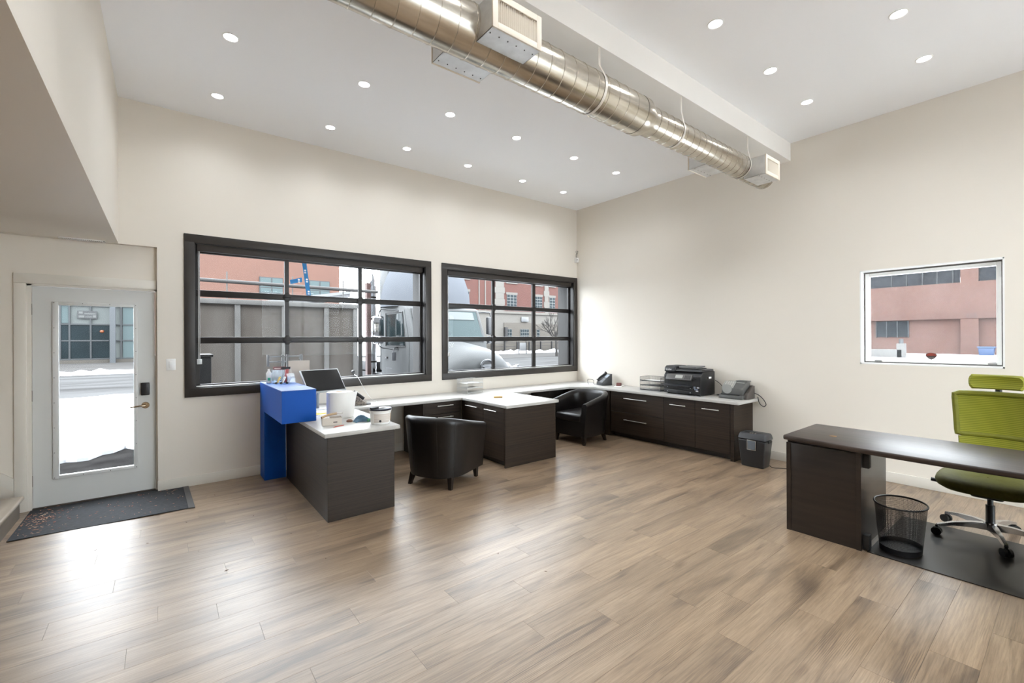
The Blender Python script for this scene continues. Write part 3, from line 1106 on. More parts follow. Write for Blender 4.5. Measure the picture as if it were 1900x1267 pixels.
for y0, y1 in ((.985, 1.475), (-.30, .19)):
    ped = B(3.992, 4.66, y0 + .004, y1 - .004, .0, .705).build('pedestal', M_desk, od, smooth=0)
    B(3.978, 3.992, y0, y1, 0, .705, bev=.002).build('front_panel', M_desk, ped)
    B(3.974, 3.979, y0 + .0, y0 + .03, .0, .705).build('edge_strip', M_desk, ped, smooth=0)
    B(3.974, 3.979, y1 - .03, y1, .0, .705).build('edge_strip', M_desk, ped, smooth=0)
    for k in range(3):
        dz = B(4.66, 4.678, y0 + .01, y1 - .01, .03 + k * .225, .24 + k * .225, bev=.003).build('drawer', M_desk, ped)
        MB().cyl((4.695, (y0 + y1) / 2 - .06, .14 + k * .225), (4.695, (y0 + y1) / 2 + .06, .14 + k * .225), .006, n=10).cyl((4.678, (y0 + y1) / 2 - .05, .14 + k * .225), (4.695, (y0 + y1) / 2 - .05, .14 + k * .225), .005, n=8).cyl((4.678, (y0 + y1) / 2 + .05, .14 + k * .225), (4.695, (y0 + y1) / 2 + .05, .14 + k * .225), .005, n=8).build('drawer_pull', M_bronze, dz)
for z0, z1 in ((.60, .70), (.01, .115)):
    B(4.0, 4.06, .945, .984, z0, z1, bev=.003).build('panel_block', M_rubber, od, label='black mounting block')
# small mark on the top
tag(MB().prism([(4.19, 1.245), (4.225, 1.235), (4.235, 1.205), (4.20, 1.20)], 'z', .7605, .762).build('sticker_scrap', mat('ochre_scrap', (150, 108, 44), .5)), 'small ochre scrap stuck on the dark desk top', 'sticker')
# dark panel lying under the desk
M_mat = mat('dark_glossy_panel', (30, 26, 23), .4, rgb2=(22, 19, 17), vscale=(3, 1, 3), spec=.3, coat=.15, coat_rough=.15)
tag(B(3.99, 5.02, -.55, .955, .0005, .006).build('floor_panel', M_mat, smooth=0), 'dark glossy floor mat under the desk and green chair', 'floor mat')

# ================================================================== WASTEBASKET
wb_ = thing('wastebasket', (4.225, .815, .006), 'oval black wire-mesh wastebasket beside the desk pedestal', 'wastebasket')
HWB = .335
def oval(k, z, n=72):
    f = .80 + .20 * z / HWB
    return (4.225 + .182 * f * math.cos(k), .815 + .148 * f * math.sin(k), .006 + z)
wm = MB()
NV = 170
for i in range(NV):
    k = 2 * PI * i / NV
    dk = .0048
    a, b = oval(k - dk, .03), oval(k + dk, .03)
    c, d = oval(k + dk, HWB), oval(k - dk, HWB)
    wm.face((a, b, c, d))
for j in range(44):
    z = .03 + (HWB - .03) * j / 43
    wm.grid([[oval(2 * PI * i / 60, z + dz) for i in range(60)] for dz in (-.0014, .0014)], closed_v=True)
wm.build('wire_mesh', M_plastic, wb_, smooth=0, recalc=False)
MB().tube([oval(2 * PI * i / 60, HWB) for i in range(60)], .006, 8, closed=True).build('rim', M_plastic, wb_)
bs = MB().grid([[oval(2 * PI * i / 60, z) for i in range(60)] for z in (0, .035)], closed_v=True)
bs.build('base_band', M_plastic, wb_)
MB().face([oval(2 * PI * i / 60, .006) for i in range(60)]).build('bottom', M_plastic2, wb_)

# ================================================================== GREEN MESH OFFICE CHAIR
def mesh_fabric():
    m = bpy.data.materials.new('green_mesh')
    m.use_nodes = True
    nt = m.node_tree
    b = nt.nodes['Principled BSDF']
    b.inputs['Roughness'].default_value = .65
    tc = nt.nodes.new('ShaderNodeTexCoord')
    wv = nt.nodes.new('ShaderNodeTexWave')
    wv.bands_direction = 'Z'
    wv.inputs['Scale'].default_value = 22
    wv.inputs['Distortion'].default_value = .4
    rp = nt.nodes.new('ShaderNodeValToRGB')
    rp.color_ramp.elements[0].color = (*lin((128, 130, 22)), 1)
    rp.color_ramp.elements[1].color = (*lin((166, 166, 52)), 1)
    nt.links.new(tc.outputs['Object'], wv.inputs['Vector'])
    nt.links.new(wv.outputs['Fac'], rp.inputs[0])
    nt.links.new(rp.outputs[0], b.inputs['Base Color'])
    o = nt.nodes['Material Output']
    t = nt.nodes.new('ShaderNodeBsdfTransparent')
    tl = nt.nodes.new('ShaderNodeBsdfTranslucent')
    nt.links.new(rp.outputs[0], tl.inputs[0])
    a = nt.nodes.new('ShaderNodeMixShader'); a.inputs[0].default_value = .3
    nt.links.new(b.outputs[0], a.inputs[1]); nt.links.new(tl.outputs[0], a.inputs[2])
    x = nt.nodes.new('ShaderNodeMixShader'); x.inputs[0].default_value = .05
    nt.links.new(a.outputs[0], x.inputs[1]); nt.links.new(t.outputs[0], x.inputs[2])
    nt.links.new(x.outputs[0], o.inputs[0])
    return m


M_green = mesh_fabric()
M_gframe = mat('green_frame_cover', (112, 112, 20), .6, var=.1, vscale=(3, 3, 60))
M_olive = mat('olive_seat', (92, 92, 30), .7, var=.1, vscale=(40, 40, 40), bump=.2, bscale=(200, 200, 200))
oc = thing('office_chair', (4.96, .43, .006), 'green mesh office chair with headrest behind the dark desk', 'office chair', rz=math.radians(178))
# local: +x is where the sitter faces; base
AL = mat('polished_aluminium', (190, 190, 192), .18, metal=1)
hub = MB().cyl((0, 0, .075), (0, 0, .13), .045, .04, n=24)
hub.build('hub', AL, oc, local=True)
gl = MB().cyl((0, 0, .10), (0, 0, .26), .026, n=20).cyl((0, 0, .26), (0, 0, .36), .017, n=16)
gl.build('gas_lift', M_plastic, oc, local=True)
for k in range(5):
    a = math.radians(126 - 178 + 72 * k)
    c, s_ = math.cos(a), math.sin(a)
    ar = MB()
    rows = []
    for r, w, z0, z1 in ((.03, .028, .075, .125), (.12, .024, .085, .125), (.24, .018, .085, .108), (.335, .014, .066, .084)):
        rows.append([(r * c + w * s_, r * s_ - w * c, z0), (r * c - w * s_, r * s_ + w * c, z0), (r * c - w * s_ * .7, r * s_ + w * c * .7, z1), (r * c + w * s_ * .7, r * s_ - w * c * .7, z1)])
    ar.grid(rows, closed_v=True)
    ar.face(rows[0]); ar.face(rows[-1])
    arm = ar.build('base_arm', AL, oc, local=True, smooth=40)
    cx_, cy_ = .335 * c, .335 * s_
    rr = MB()
    for o_ in (-.016, .016):
        dx, dy = math.cos(a + .9 + k) * o_, math.sin(a + .9 + k) * o_
        ex_, ey_ = math.cos(a + .9 + k) * .009, math.sin(a + .9 + k) * .009
        rr.cyl((cx_ + dx - ex_, cy_ + dy - ey_, .03), (cx_ + dx + ex_, cy_ + dy + ey_, .03), .030, n=20)
    rr.cyl((cx_, cy_, .03), (cx_, cy_, .075), .009, n=10)
    rr.build('castor', M_rubber, arm, local=True)
# seat: padded, waterfall edge
def super_oval(a, b, k, p=.55):
    c, s_ = math.cos(k), math.sin(k)
    return a * math.copysign(abs(c) ** p, c), b * math.copysign(abs(s_) ** p, s_)
rows = []
for f, z in ((.55, .405), (.86, .41), (.97, .432), (1.0, .458), (.97, .482), (.85, .498), (.5, .50), (.02, .49)):
    rows.append([(.10 + super_oval(.27 * f, .275 * f, 2 * PI * i / 48)[0], super_oval(.27 * f, .275 * f, 2 * PI * i / 48)[1], z - .02 * max(0, math.cos(2 * PI * i / 48)) * f) for i in range(48)])
se = MB().grid(rows, closed_v=True)
se.face(rows[0])
se.build('seat', M_olive, oc, local=True, smooth=60)
mc = MB().box(-.10, .16, -.09, .09, .335, .405, bev=.02, seg=3).box(-.30, -.08, -.035, .035, .35, .40, bev=.01)
mc.build('mechanism', M_plastic2, oc, local=True)
MB().cyl((.10, -.06, .385), (.10, -.29, .40), .006, n=10).cyl((.10, -.275, .398), (.10, -.315, .40), .014, n=12).build('height_lever', M_plastic, oc, local=True)
sb = MB().tube(bez([(-.25, 0, .37), (-.37, 0, .44), (-.405, 0, .62), (-.41, 0, .90), (-.41, 0, 1.10), (-.38, 0, 1.18)]), .02, 12)
sb.build('spine', M_plastic, oc, local=True)
# curved mesh back with darker frame
def back_pt(u, v):
    """u -1..1 across, v 0..1 up"""
    z = .62 + .46 * v
    hw = .215 + .025 * v
    x = -.31 + .055 * u * u - .035 * math.sin(PI * v) * .4 - .02 * v
    return (x, u * hw, z)
def panel(u0, u1, v0, v1, nu=16, nv=14):
    return [[back_pt(u0 + (u1 - u0) * i / nu, v0 + (v1 - v0) * j / nv) for i in range(nu + 1)] for j in range(nv + 1)]
bk_ = MB().grid(panel(-1, 1, .27, 1.0)); bk_.solid(.004)
bk_.build('back_mesh', M_green, oc, local=True, smooth=60)
lm = MB().grid(panel(-.98, .98, .0, .22)); lm.solid(.02)
lm.build('lumbar_pad', M_green, oc, local=True, smooth=60)
edge = [back_pt(u, v) for u, v in [(-1, .27 + .7 * k / 12) for k in range(13)] + [(-1 + 2 * k / 16, 1.0) for k in range(1, 16)] + [(1, .97 - .7 * k / 12) for k in range(13)] + [(1 - 2 * k / 16, .26) for k in range(1, 16)]]
MB().tube(edge, .02, 10, closed=True).build('back_frame', M_gframe, oc, local=True)
rib = MB()
for u in (-.62, .62):
    rib.tube([Vector(back_pt(u, .28 + .7 * k / 10)) + Vector((-.03, 0, 0)) for k in range(11)], .014, 8)
rib.build('back_rib', M_gframe, oc, local=True)
hr = MB()
rows = []
for j in range(7):
    z = 1.118 + .118 * j / 6
    rows.append([(-.325 + .04 * (i / 8 - 1) ** 2 - .012 * math.cos(PI * j / 6 - PI / 2), (i / 8 - 1) * (.158 - .02 * abs(j / 3 - 1) ** 3), z) for i in range(17)])
hr.grid(rows); hr.solid(.03)
hr.build('headrest', M_green, oc, local=True, smooth=60)
# ================================================================== THINGS ON THE COUNTERS
M_paper = mat('paper_white', (242, 241, 238), .8, var=.01)
M_card = mat('cardboard_white', (214, 206, 196), .8, var=.04)
M_kraft = mat('kraft', (176, 150, 118), .8, var=.06)
M_red = mat('red_print', (172, 40, 38), .5)
M_text = mat('ink_black', (30, 30, 32), .6)


def text(name, s, loc, size, m, parent, rot, ext=.0004, sx=1.0):
    cu = bpy.data.curves.new(name, 'FONT')
    cu.body = s
    cu.size = size
    cu.extrude = ext
    cu.align_x = 'CENTER'
    cu.align_y = 'CENTER'
    o = bpy.data.objects.new(name, cu)
    C.objects.link(o)
    dg = bpy.context.evaluated_depsgraph_get()
    me = bpy.data.meshes.new_from_object(o.evaluated_get(dg))
    bpy.data.objects.remove(o)
    bpy.data.curves.remove(cu)
    me.name = name
    M = Matrix.Translation(loc) @ rot.to_4x4() @ Matrix.Diagonal((sx, 1, 1, 1))
    p = parent
    if p is not None:
        while p.parent is not None:
            p = p.parent
        l, rz = LOC.get(p.name, ((0, 0, 0), 0))
        M = (Matrix.Translation(l) @ Matrix.Rotation(rz, 4, 'Z')).inverted() @ M
    me.transform(M)
    me.materials.append(m)
    q = bpy.data.objects.new(name, me)
    C.objects.link(q)
    q.parent = parent
    return q


ROT_FX = Matrix(((0, 0, -1), (-1, 0, 0), (0, 1, 0)))      # text on a face looking towards -X (reads along -Y)
ROT_FY = Matrix(((1, 0, 0), (0, 0, -1), (0, 1, 0)))       # text on a face looking towards -Y (reads along +X)

# all-in-one computer, tilted back
mo = thing('computer_monitor', (1.42, 5.36, ZT), 'black-screened all-in-one computer tilted on the reception desk', 'computer', rz=math.radians(12))
Mt = Matrix.Translation((0, -.05, .33)) @ Matrix.Rotation(math.radians(-40), 4, 'X')
MB().box(-.225, .225, -.008, .014, -.155, .155, bev=.006, seg=2, M=Mt).build('housing', mat('mac_silver', (176, 178, 180), .35, metal=.6), mo, local=True)
MB().box(-.212, .212, -.0105, -.0075, -.142, .142, M=Mt).build('screen', mat('black_screen', (14, 16, 19), .08, spec=.7), mo, local=True, smooth=0)
MB().box(-.09, .09, -.05, .11, 0, .008, bev=.003).tube([(0, .085, .004), (0, .08, .16), (0, -.02, .315)], .016, 8).build('stand', mat('mac_silver', (176, 178, 180)), mo, local=True)
# paper roll
ro = thing('paper_roll', (1.425, 4.70, ZT), 'big white roll of shop towels with a loose end, on the reception desk', 'paper roll')
pr = MB().lathe([(.03, .0), (.122, .0), (.125, .004), (.125, .256), (.122, .26), (.03, .26), (.03, .0)], (1.425, 4.70, ZT), 40)
pr.build('roll', M_paper, ro)
fl_ = MB()
rows = []
for j in range(6):
    z = ZT + .006 + .254 * j / 5
    f = .01 + .018 * (j / 5) ** 3
    pts = []
    for i in range(13):
        a = math.radians(-150 + 11 * i)
        r = .127 + (f + .02 * (j / 5)) * max(0, (i - 8) / 4) ** 2
        pts.append((1.425 + r * math.cos(a), 4.70 + r * math.sin(a), z + .002 * math.sin(i)))
    rows.append(pts)
fl_.grid(rows).solid(.001)
fl_.build('loose_sheet', M_paper, ro)
MB().cyl((1.425, 4.70, ZT + .2601), (1.425, 4.70, ZT + .262), .034, n=20).build('core', M_kraft, ro)
# small open carton with a trowel brush on it
cb_ = thing('small_carton', (1.24, 4.33, ZT), 'small white carton at the front of the reception desk', 'carton', rz=math.radians(-12))
MB().box(-.085, .085, -.055, .055, 0, .003).box(-.085, -.083, -.055, .055, 0, .068).box(.083, .085, -.055, .055, 0, .068).box(-.085, .085, -.055, -.053, 0, .068).box(-.085, .085, .053, .055, 0, .068).build('box', M_card, cb_, local=True, smooth=0)
MB().box(-.085, -.02, -.053, .053, .0655, .068).build('flap', M_card, cb_, local=True, smooth=0)
pm = MB().box(.01, .045, -.0556, -.055, .025, .033).build('print_line', M_text, cb_, local=True, smooth=0)
hb = thing('hand_scraper', (1.24, 4.32, ZT + .085), 'grey-beige hand scraper lying across the small carton', 'tool', rz=math.radians(20))
MB().tube(bez([(-.11, 0, -.005), (-.06, 0, .008), (0, 0, .012), (.05, 0, .012)]), .011, 10, taper=None).build('handle', M_kraft, hb, local=True)
MB().prism([(.04, -.012), (.10, -.026), (.12, .02), (.05, .014)], 'z', .008, .014).build('blade', mat('trowel_grey', (168, 160, 150), .5), hb, local=True)
tag(MB().prism([(1.20, 4.155), (1.31, 4.20), (1.325, 4.235), (1.24, 4.215)], 'z', ZT + .0005, ZT + .002).build('red_card', mat('orange_red_card', (176, 66, 42), .6)), 'flat orange-red card on the reception desk in front of the carton', 'card')
# plaster tub
bu = thing('plaster_tub', (1.62, 4.10, ZT), 'white plaster tub with a black rim at the end of the reception desk', 'bucket')
MB().lathe([(0, 0), (.084, 0), (.088, .004), (.097, .118), (.103, .120), (.103, .128), (.097, .13), (.096, .135)], (1.62, 4.10, ZT), 40).build('tub', M_white, bu)
MB().lathe([(.094, .128), (.104, .13), (.106, .138), (.100, .146), (.090, .142), (.0, .141)], (1.62, 4.10, ZT), 40).build('lid', mat('dark_lid', (40, 42, 54), .4), bu)
lb = []
for i in range(13):
    a = math.radians(-150 + 8 * i)
    lb.append((math.cos(a), math.sin(a)))
MB().grid([[(1.62 + c * (r + .0006), 4.10 + s_ * (r + .0006), ZT + z) for c, s_ in lb] for r, z in ((.0895, .02), (.0955, .10))]).build('label', mat('tub_label', (196, 186, 176), .6, rgb2=(226, 220, 214), vscale=(3, 3, 160)), bu)
MB().grid([[(1.62 + math.cos(math.radians(-46 + 6 * i)) * (r + .0007), 4.10 + math.sin(math.radians(-46 + 6 * i)) * (r + .0007), ZT + z) for i in range(6)] for r, z in ((.0905, .03), (.0955, .10))]).build('label', mat('tub_label_tan', (205, 178, 150), .6), bu)
MB().cyl((1.585, 4.016, ZT + .035), (1.584, 4.0135, ZT + .035), .011, n=16).build('stamp', M_text, bu)
kn = thing('spackle_knife', (1.60, 4.10, ZT + .143), 'dark spackle knife lying on the plaster tub lid', 'tool', rz=math.radians(15))
MB().box(-.09, 0, -.012, .012, 0, .016, bev=.005).build('handle', M_plastic, kn, local=True)
MB().prism([(0, -.012), (.07, -.03), (.07, .03), (0, .012)], 'z', .004, .006).build('blade', M_steel, kn, local=True)
# rag, sponge, knob
rag = MB()
rows = []
for i in range(13):
    u = i / 12
    rows.append([(1.44 + .16 * u, 4.30 + .10 * (v / 8 - .5) + .03 * math.sin(u * 5), ZT + .003 + .045 * (math.sin(PI * u) ** .7) * (math.sin(PI * v / 8) ** .6) * (1 + .35 * math.sin(9 * u + v))) for v in range(9)])
rag.grid(rows)
rag.solid(.002)
tag(rag.build('work_glove', mat('blue_cloth', (98, 128, 150), .9, rgb2=(70, 96, 118), vscale=(18, 18, 18)), smooth=60), 'crumpled blue-grey work glove between the paper roll and the tub', 'glove')
tag(MB().box(1.545, 1.60, 4.235, 4.29, ZT, ZT + .028, bev=.006, seg=2).build('green_sponge', mat('green_sponge', (96, 150, 118), .9, var=.1, vscale=(60, 60, 60), bump=.5, bscale=(300, 300, 300))), 'small green sponge beside the plaster tub', 'sponge')
tag(MB().lathe([(0, 0), (.028, 0), (.03, .012), (.018, .022), (0, .024)], (1.415, 4.36, ZT), 20).build('brown_knob', mat('brown_leather', (120, 84, 66), .6)), 'brown rounded end of a tool by the blue glove', 'tool')
# papers and mouse pad around the computer
pp = thing('paper_stack', (1.36, 5.05, ZT), 'loose papers with a yellow sheet under the computer', 'papers', rz=math.radians(14))
MB().box(-.12, .14, -.15, .15, .0005, .004).build('white_sheet', M_paper, pp, local=True, smooth=0)
MB().box(-.13, .08, -.08, .14, .0045, .006).build('yellow_sheet', mat('yellow_paper', (236, 204, 84), .8), pp, local=True, smooth=0)
MB().box(-.05, .16, -.02, .18, .0065, .008).build('mint_sheet', mat('mint_paper', (214, 232, 218), .8), pp, local=True, smooth=0)
# desk phone stand behind the roll
dk = thing('reception_phone', (1.86, 5.45, ZT), 'dark desk phone on a wire stand behind the paper roll', 'phone', rz=math.radians(-20))
MB().prism([(-.10, .0), (.11, .0), (.11, .02), (-.05, .155), (-.10, .155)], 'y', -.09, .09, bev=.004).build('body', mat('phone_dark', (58, 52, 48), .5, rgb2=(150, 138, 126), vscale=(70, 70, 70)), dk, local=True)
MB().tube(bez([(-.04, -.06, .165), (.02, -.06, .125), (.08, -.06, .075)]), .02, 10).build('handset', M_plastic, dk, local=True)
MB().box(.08, .16, -.05, .05, .0, .014, bev=.004).build('wrist_bar', M_plastic, dk, local=True)
# white cable from the window to the counter, with a small camera on the glass
cab = MB().tube(bez([(1.98, 5.90, 1.09), (2.0, 5.80, 1.045), (2.05, 5.72, .90), (2.10, 5.62, .79), (2.14, 5.54, ZT + .004), (2.05, 5.42, ZT + .004)]), .003, 6)
tag(cab.build('white_cable', M_white), 'thin white cable dropping from the window sill to the counter', 'cable')
wc = thing('window_camera', (1.975, 5.94, 1.10), 'small black suction-mounted camera at the foot of the window', 'camera')
MB().cyl((1.975, 5.945, 1.125), (1.975, 5.915, 1.125), .022, .018, n=18).build('head', M_plastic, wc)
MB().cyl((1.975, 5.93, 1.105), (1.975, 5.92, 1.07), .007, n=10).build('arm', M_plastic, wc)
# bits on the blue ledge
ZL = 1.0685
bo = thing('glue_bottle', (.925, 5.58, ZL), 'white bottle with a green mark at the back of the blue ledge', 'bottle')
MB().lathe([(0, 0), (.026, 0), (.027, .004), (.027, .11), (.016, .13), (.012, .135), (.012, .155), (0, .157)], (.925, 5.58, ZL), 24, sy=.7).build('body', M_white, bo)
MB().grid([[(.925 + math.cos(math.radians(-120 + 10 * i)) * .0275, 5.58 + math.sin(math.radians(-120 + 10 * i)) * .0195, ZL + z) for i in range(7)] for z in (.03, .06)]).build('label', mat('green_label', (60, 170, 130), .5), bo)
ac = thing('acrylic_organizer', (1.0, 5.53, ZL), 'clear acrylic organizer with a red and black header on the blue ledge', 'organizer')
a_ = MB()
for (x0, x1, y0, y1) in ((.95, .953, 5.46, 5.60), (1.057, 1.06, 5.46, 5.60), (.95, 1.06, 5.46, 5.463), (.95, 1.06, 5.597, 5.60), (1.0, 1.003, 5.46, 5.60)):
    a_.box(x0, x1, y0, y1, ZL, ZL + .15)
a_.box(.95, 1.06, 5.46, 5.60, ZL, ZL + .003)
a_.build('walls', M_acryl, ac, smooth=0)
hd = B(.948, 1.075, 5.456, 5.459, ZL + .15, ZL + .185).build('header', mat('maroon_header', (104, 28, 34), .4), ac, smooth=0)
B(1.03, 1.12, 5.4545, 5.4558, ZL + .155, ZL + .18).build('header_black', M_text, ac, smooth=0)
MB().box(.958, 1.02, 5.4544, 5.4552, ZL + .163, ZL + .171).build('header_print', mat('pale_print', (220, 200, 196), .6), ac, smooth=0)
rs = thing('red_marker_set', (1.09, 5.55, ZL), 'pinkish red holder of pens beside the clear organizer', 'pen holder')
MB().prism([(1.072, ZL), (1.105, ZL), (1.118, ZL + .16), (1.088, ZL + .16)], 'y', 5.52, 5.56, bev=.003).build('holder', mat('dusty_red', (176, 84, 84), .5), rs)
MB().tube(bez([(1.10, 5.53, ZL + .14), (1.13, 5.52, ZL + .17), (1.14, 5.52, ZL + .10)]), .003, 6).build('wire', M_white, rs)
for i, (x, y_, c, nm) in enumerate(((.975, 5.42, (228, 196, 120), 'yellow-tipped'), (1.02, 5.39, (232, 232, 228), 'white'), (1.075, 5.38, (200, 206, 222), 'pale blue'))):
    q = thing('sample_tube', (x, y_, ZL), '%s little leaning tube with a black cap on the blue ledge' % nm, 'tube', rz=.4, group='little tubes on the blue ledge')
    Mx = Matrix.Rotation(math.radians(28), 4, 'Y')
    MB().box(-.009, .009, -.009, .009, .012, .085, bev=.004, M=Mx).build('tube_body', mat('tube_%d' % i, c, .4), q, local=True)
    MB().cyl((-.012, 0, .0), (-.002, 0, .016), .013, n=14).build('cap', M_plastic, q, local=True)
br = thing('brochure_holder', (1.12, 5.45, ZL), 'clear card holder with white cards on the blue ledge', 'card holder')
MB().prism([(5.42, ZL), (5.48, ZL), (5.49, ZL + .105), (5.48, ZL + .105), (5.472, ZL + .008), (5.43, ZL + .008), (5.428, ZL + .055), (5.422, ZL + .055)], 'x', 1.085, 1.165).build('holder', M_acryl, br, smooth=0)
B(1.09, 1.16, 5.44, 5.468, ZL + .012, ZL + .075).build('cards', mat('blue_white_cards', (206, 216, 234), .6, rgb2=(236, 238, 244), vscale=(40, 40, 60)), br, smooth=0)
# galvanised bracket and board standing in the window behind the ledge
gb = thing('mounting_bracket', (1.15, 5.80, 1.0), 'galvanised screen mounting bracket propped in the window', 'bracket')
g_ = MB()
for x in (.955, 1.11, 1.16, 1.315):
    g_.box(x - .012, x + .012, 5.80, 5.825, 1.24 if x in (.955, 1.315) else 1.04, 1.375, bev=.002)
g_.box(.95, 1.33, 5.81, 5.825, 1.345, 1.362)
g_.box(.95, 1.33, 5.81, 5.825, 1.285, 1.30)
for x in (.975, 1.295):
    g_.cyl((x, 5.80, 1.33), (x, 5.79, 1.33), .014, n=14)
g_.build('frame', mat('zinc', (120, 122, 124), .5, metal=.3), gb)
tag(B(1.165, 1.40, 5.782, 5.788, ZT, 1.30).build('board', mat('beige_board', (196, 186, 174), .7, var=.05), smooth=0), 'plain beige board leaning in the window behind the computer', 'board')
# tape strips on the glass
def tape(name, pts, label, dots):
    t = thing(name, (pts[0][0], 5.944, pts[0][1]), label, 'tape strip')
    MB().prism(pts, 'y', 5.9445, 5.9455).build('strip', mat('blue_tape', (10, 124, 190), .5, var=.08, vscale=(8, 8, 8)), t, smooth=0)
    for x, z in dots:
        MB().cyl((x, 5.9447, z), (x, 5.9440, z), .012, n=16).build('dot', M_white, t, smooth=0)
        MB().box(x - .01, x + .012, 5.9441, 5.9447, z - .035, z - .022).build('print', M_white, t, smooth=0)
tape('blue_tape_strip', [(1.358, 2.498), (1.408, 2.498), (1.457, 2.103), (1.406, 2.103)], 'long blue printed tape strip on the window glass', [(1.392, 2.41), (1.412, 2.30), (1.432, 2.15)])
tape('blue_tape_piece', [(1.218, 2.279), (1.354, 2.320), (1.357, 2.265), (1.226, 2.230)], 'short blue printed tape strip on the window glass', [(1.32, 2.29)])
# letter trays
def tray(loc, rz, label, m, w, d, tiers, group):
    t = thing('letter_tray', loc, label, 'letter tray', rz=rz, group=group)
    for k in range(tiers):
        z = .004 + k * .07
        tr = MB()
        # wire floor and sides (local: open side faces -y)
        for i in range(26):
            x = -w / 2 + w * i / 25
            tr.box(x - .0007, x + .0007, -d / 2, d / 2, z, z + .0014)
        for i in range(20):
            y_ = -d / 2 + d * i / 19
            tr.box(-w / 2, w / 2, y_ - .0007, y_ + .0007, z, z + .0014)
            for x in (-w / 2, w / 2):
                tr.box(x - .0007, x + .0007, y_ - .0007, y_ + .0007, z, z + .058)
        for i in range(26):
            x = -w / 2 + w * i / 25
            tr.box(x - .0007, x + .0007, d / 2 - .0014, d / 2, z, z + .058)
        for zz in (.0, .012, .024, .036, .048, .058):
            th = .0022 if zz in (.0, .058) else .0007
            for x in (-w / 2, w / 2):
                tr.box(x - th, x + th, -d / 2, d / 2, z + zz - th, z + zz + th)
            tr.box(-w / 2, w / 2, d / 2 - th, d / 2 + th, z + zz - th, z + zz + th)
        tr.box(-w / 2, w / 2, -d / 2 - .002, -d / 2 + .002, z - .002, z + .011)
        tr.box(-w / 2 + .002, w / 2 - .002, -d / 2, d / 2, z + .0002, z + .0012)
        tr.build('tray', m, t, local=True, smooth=0)
    po = MB()
    for x in (-w / 2, w / 2):
        for y_ in (-d / 2, d / 2):
            po.cyl((x, y_, 0), (x, y_, .065 * tiers), .0022, n=6)
    po.build('posts', m, t, local=True)
    return t


tray((3.60, 5.62, ZT), math.radians(8), 'silver wire letter tray under the corner-side window', mat('silver_mesh', (206, 206, 204), .4, metal=.2), .30, .24, 3, 'letter trays')
tB = tray((5.93, 4.03, ZT), math.radians(-90), 'black wire letter tray standing beside the printer', M_plastic2, .36, .24, 3, 'letter trays')
B(-.14, .13, -.10, .10, .147, .149).build('paper_sheet', M_paper, tB, smooth=0, local=True)
B(-.13, .14, -.10, .10, .077, .079).build('paper_sheet', M_paper, tB, smooth=0, local=True)
B(-.14, .14, -.10, .10, .007, .010).build('paper_sheet', M_paper, tB, smooth=0, local=True)
# utility knife on the middle return
uk = thing('utility_knife', (3.53, 4.865, ZT), 'yellow-handled utility knife on the middle return worktop', 'knife', rz=math.radians(-26))
MB().box(-.03, .09, -.013, .013, 0, .02, bev=.006, seg=2).build('grip', mat('ochre_grip', (190, 150, 74), .5), uk, local=True)
MB().prism([(-.09, -.006), (-.03, -.01), (-.03, .008)], 'z', .007, .009).build('blade', M_steel, uk, local=True)
# desk phone by the corner
ph = thing('desk_phone', (5.92, 5.02, ZT), 'dark desk phone with a handset in the room corner', 'phone', rz=math.radians(-110))
MB().prism([(-.09, .0), (.10, .0), (.10, .19), (.085, .192), (-.09, .05)], 'x', -.10, .10, bev=.006, M=Matrix.Identity(4)).build('body', M_plastic2, ph, local=True)
Mk = Matrix.Translation((.02, 0, .122)) @ Matrix.Rotation(math.radians(39), 4, 'X')
MB().box(-.025, .065, .01, .085, .0, .004, M=Mk).build('display', mat('phone_display', (150, 160, 172), .2), ph, local=True, smooth=0)
kb = MB()
for i in range(4):
    for j in range(4):
        kb.box(-.03 + i * .025, -.012 + i * .025, -.10 + j * .024, -.084 + j * .024, 0, .005, M=Mk)
kb.build('keys', mat('key_grey', (120, 122, 126), .5), ph, local=True, smooth=0)
MB().tube(bez([(-.075, -.08, .075), (-.075, -.04, .12), (-.075, .03, .165), (-.075, .085, .205)]), .02, 12, taper=[.027] * 3 + [.017] * 19 + [.026] * 3).build('handset', M_plastic, ph, local=True)
pc = thing('phone_papers', (5.93, 4.72, ZT), 'little heap of papers with red print beside the corner phone', 'papers', rz=.5)
MB().box(-.09, .09, -.06, .06, 0, .006).box(-.05, .11, -.08, .03, .006, .010).build('sheets', M_paper, pc, local=True, smooth=0)
MB().prism([(-.05, .01), (.06, .01), (.05, .055), (-.02, .06)], 'y', -.04, .03).build('packet', mat('red_packet', (104, 60, 56), .6), pc, local=True, smooth=0)
gl_ = thing('cable_tangle', (5.83, 5.28, ZT), 'thin tangle of dark cable and papers left of the corner phone', 'cable')
MB().tube(bez([(5.75, 5.20, ZT + .004), (5.82, 5.30, ZT + .03), (5.90, 5.36, ZT + .075), (5.95, 5.28, ZT + .06), (5.86, 5.20, ZT + .01), (5.95, 5.15, ZT + .004)]), .004, 6).build('loop', M_plastic, gl_)
B(5.73, 5.95, 5.15, 5.40, ZT + .0004, ZT + .002).build('sheet', M_paper, gl_, smooth=0)

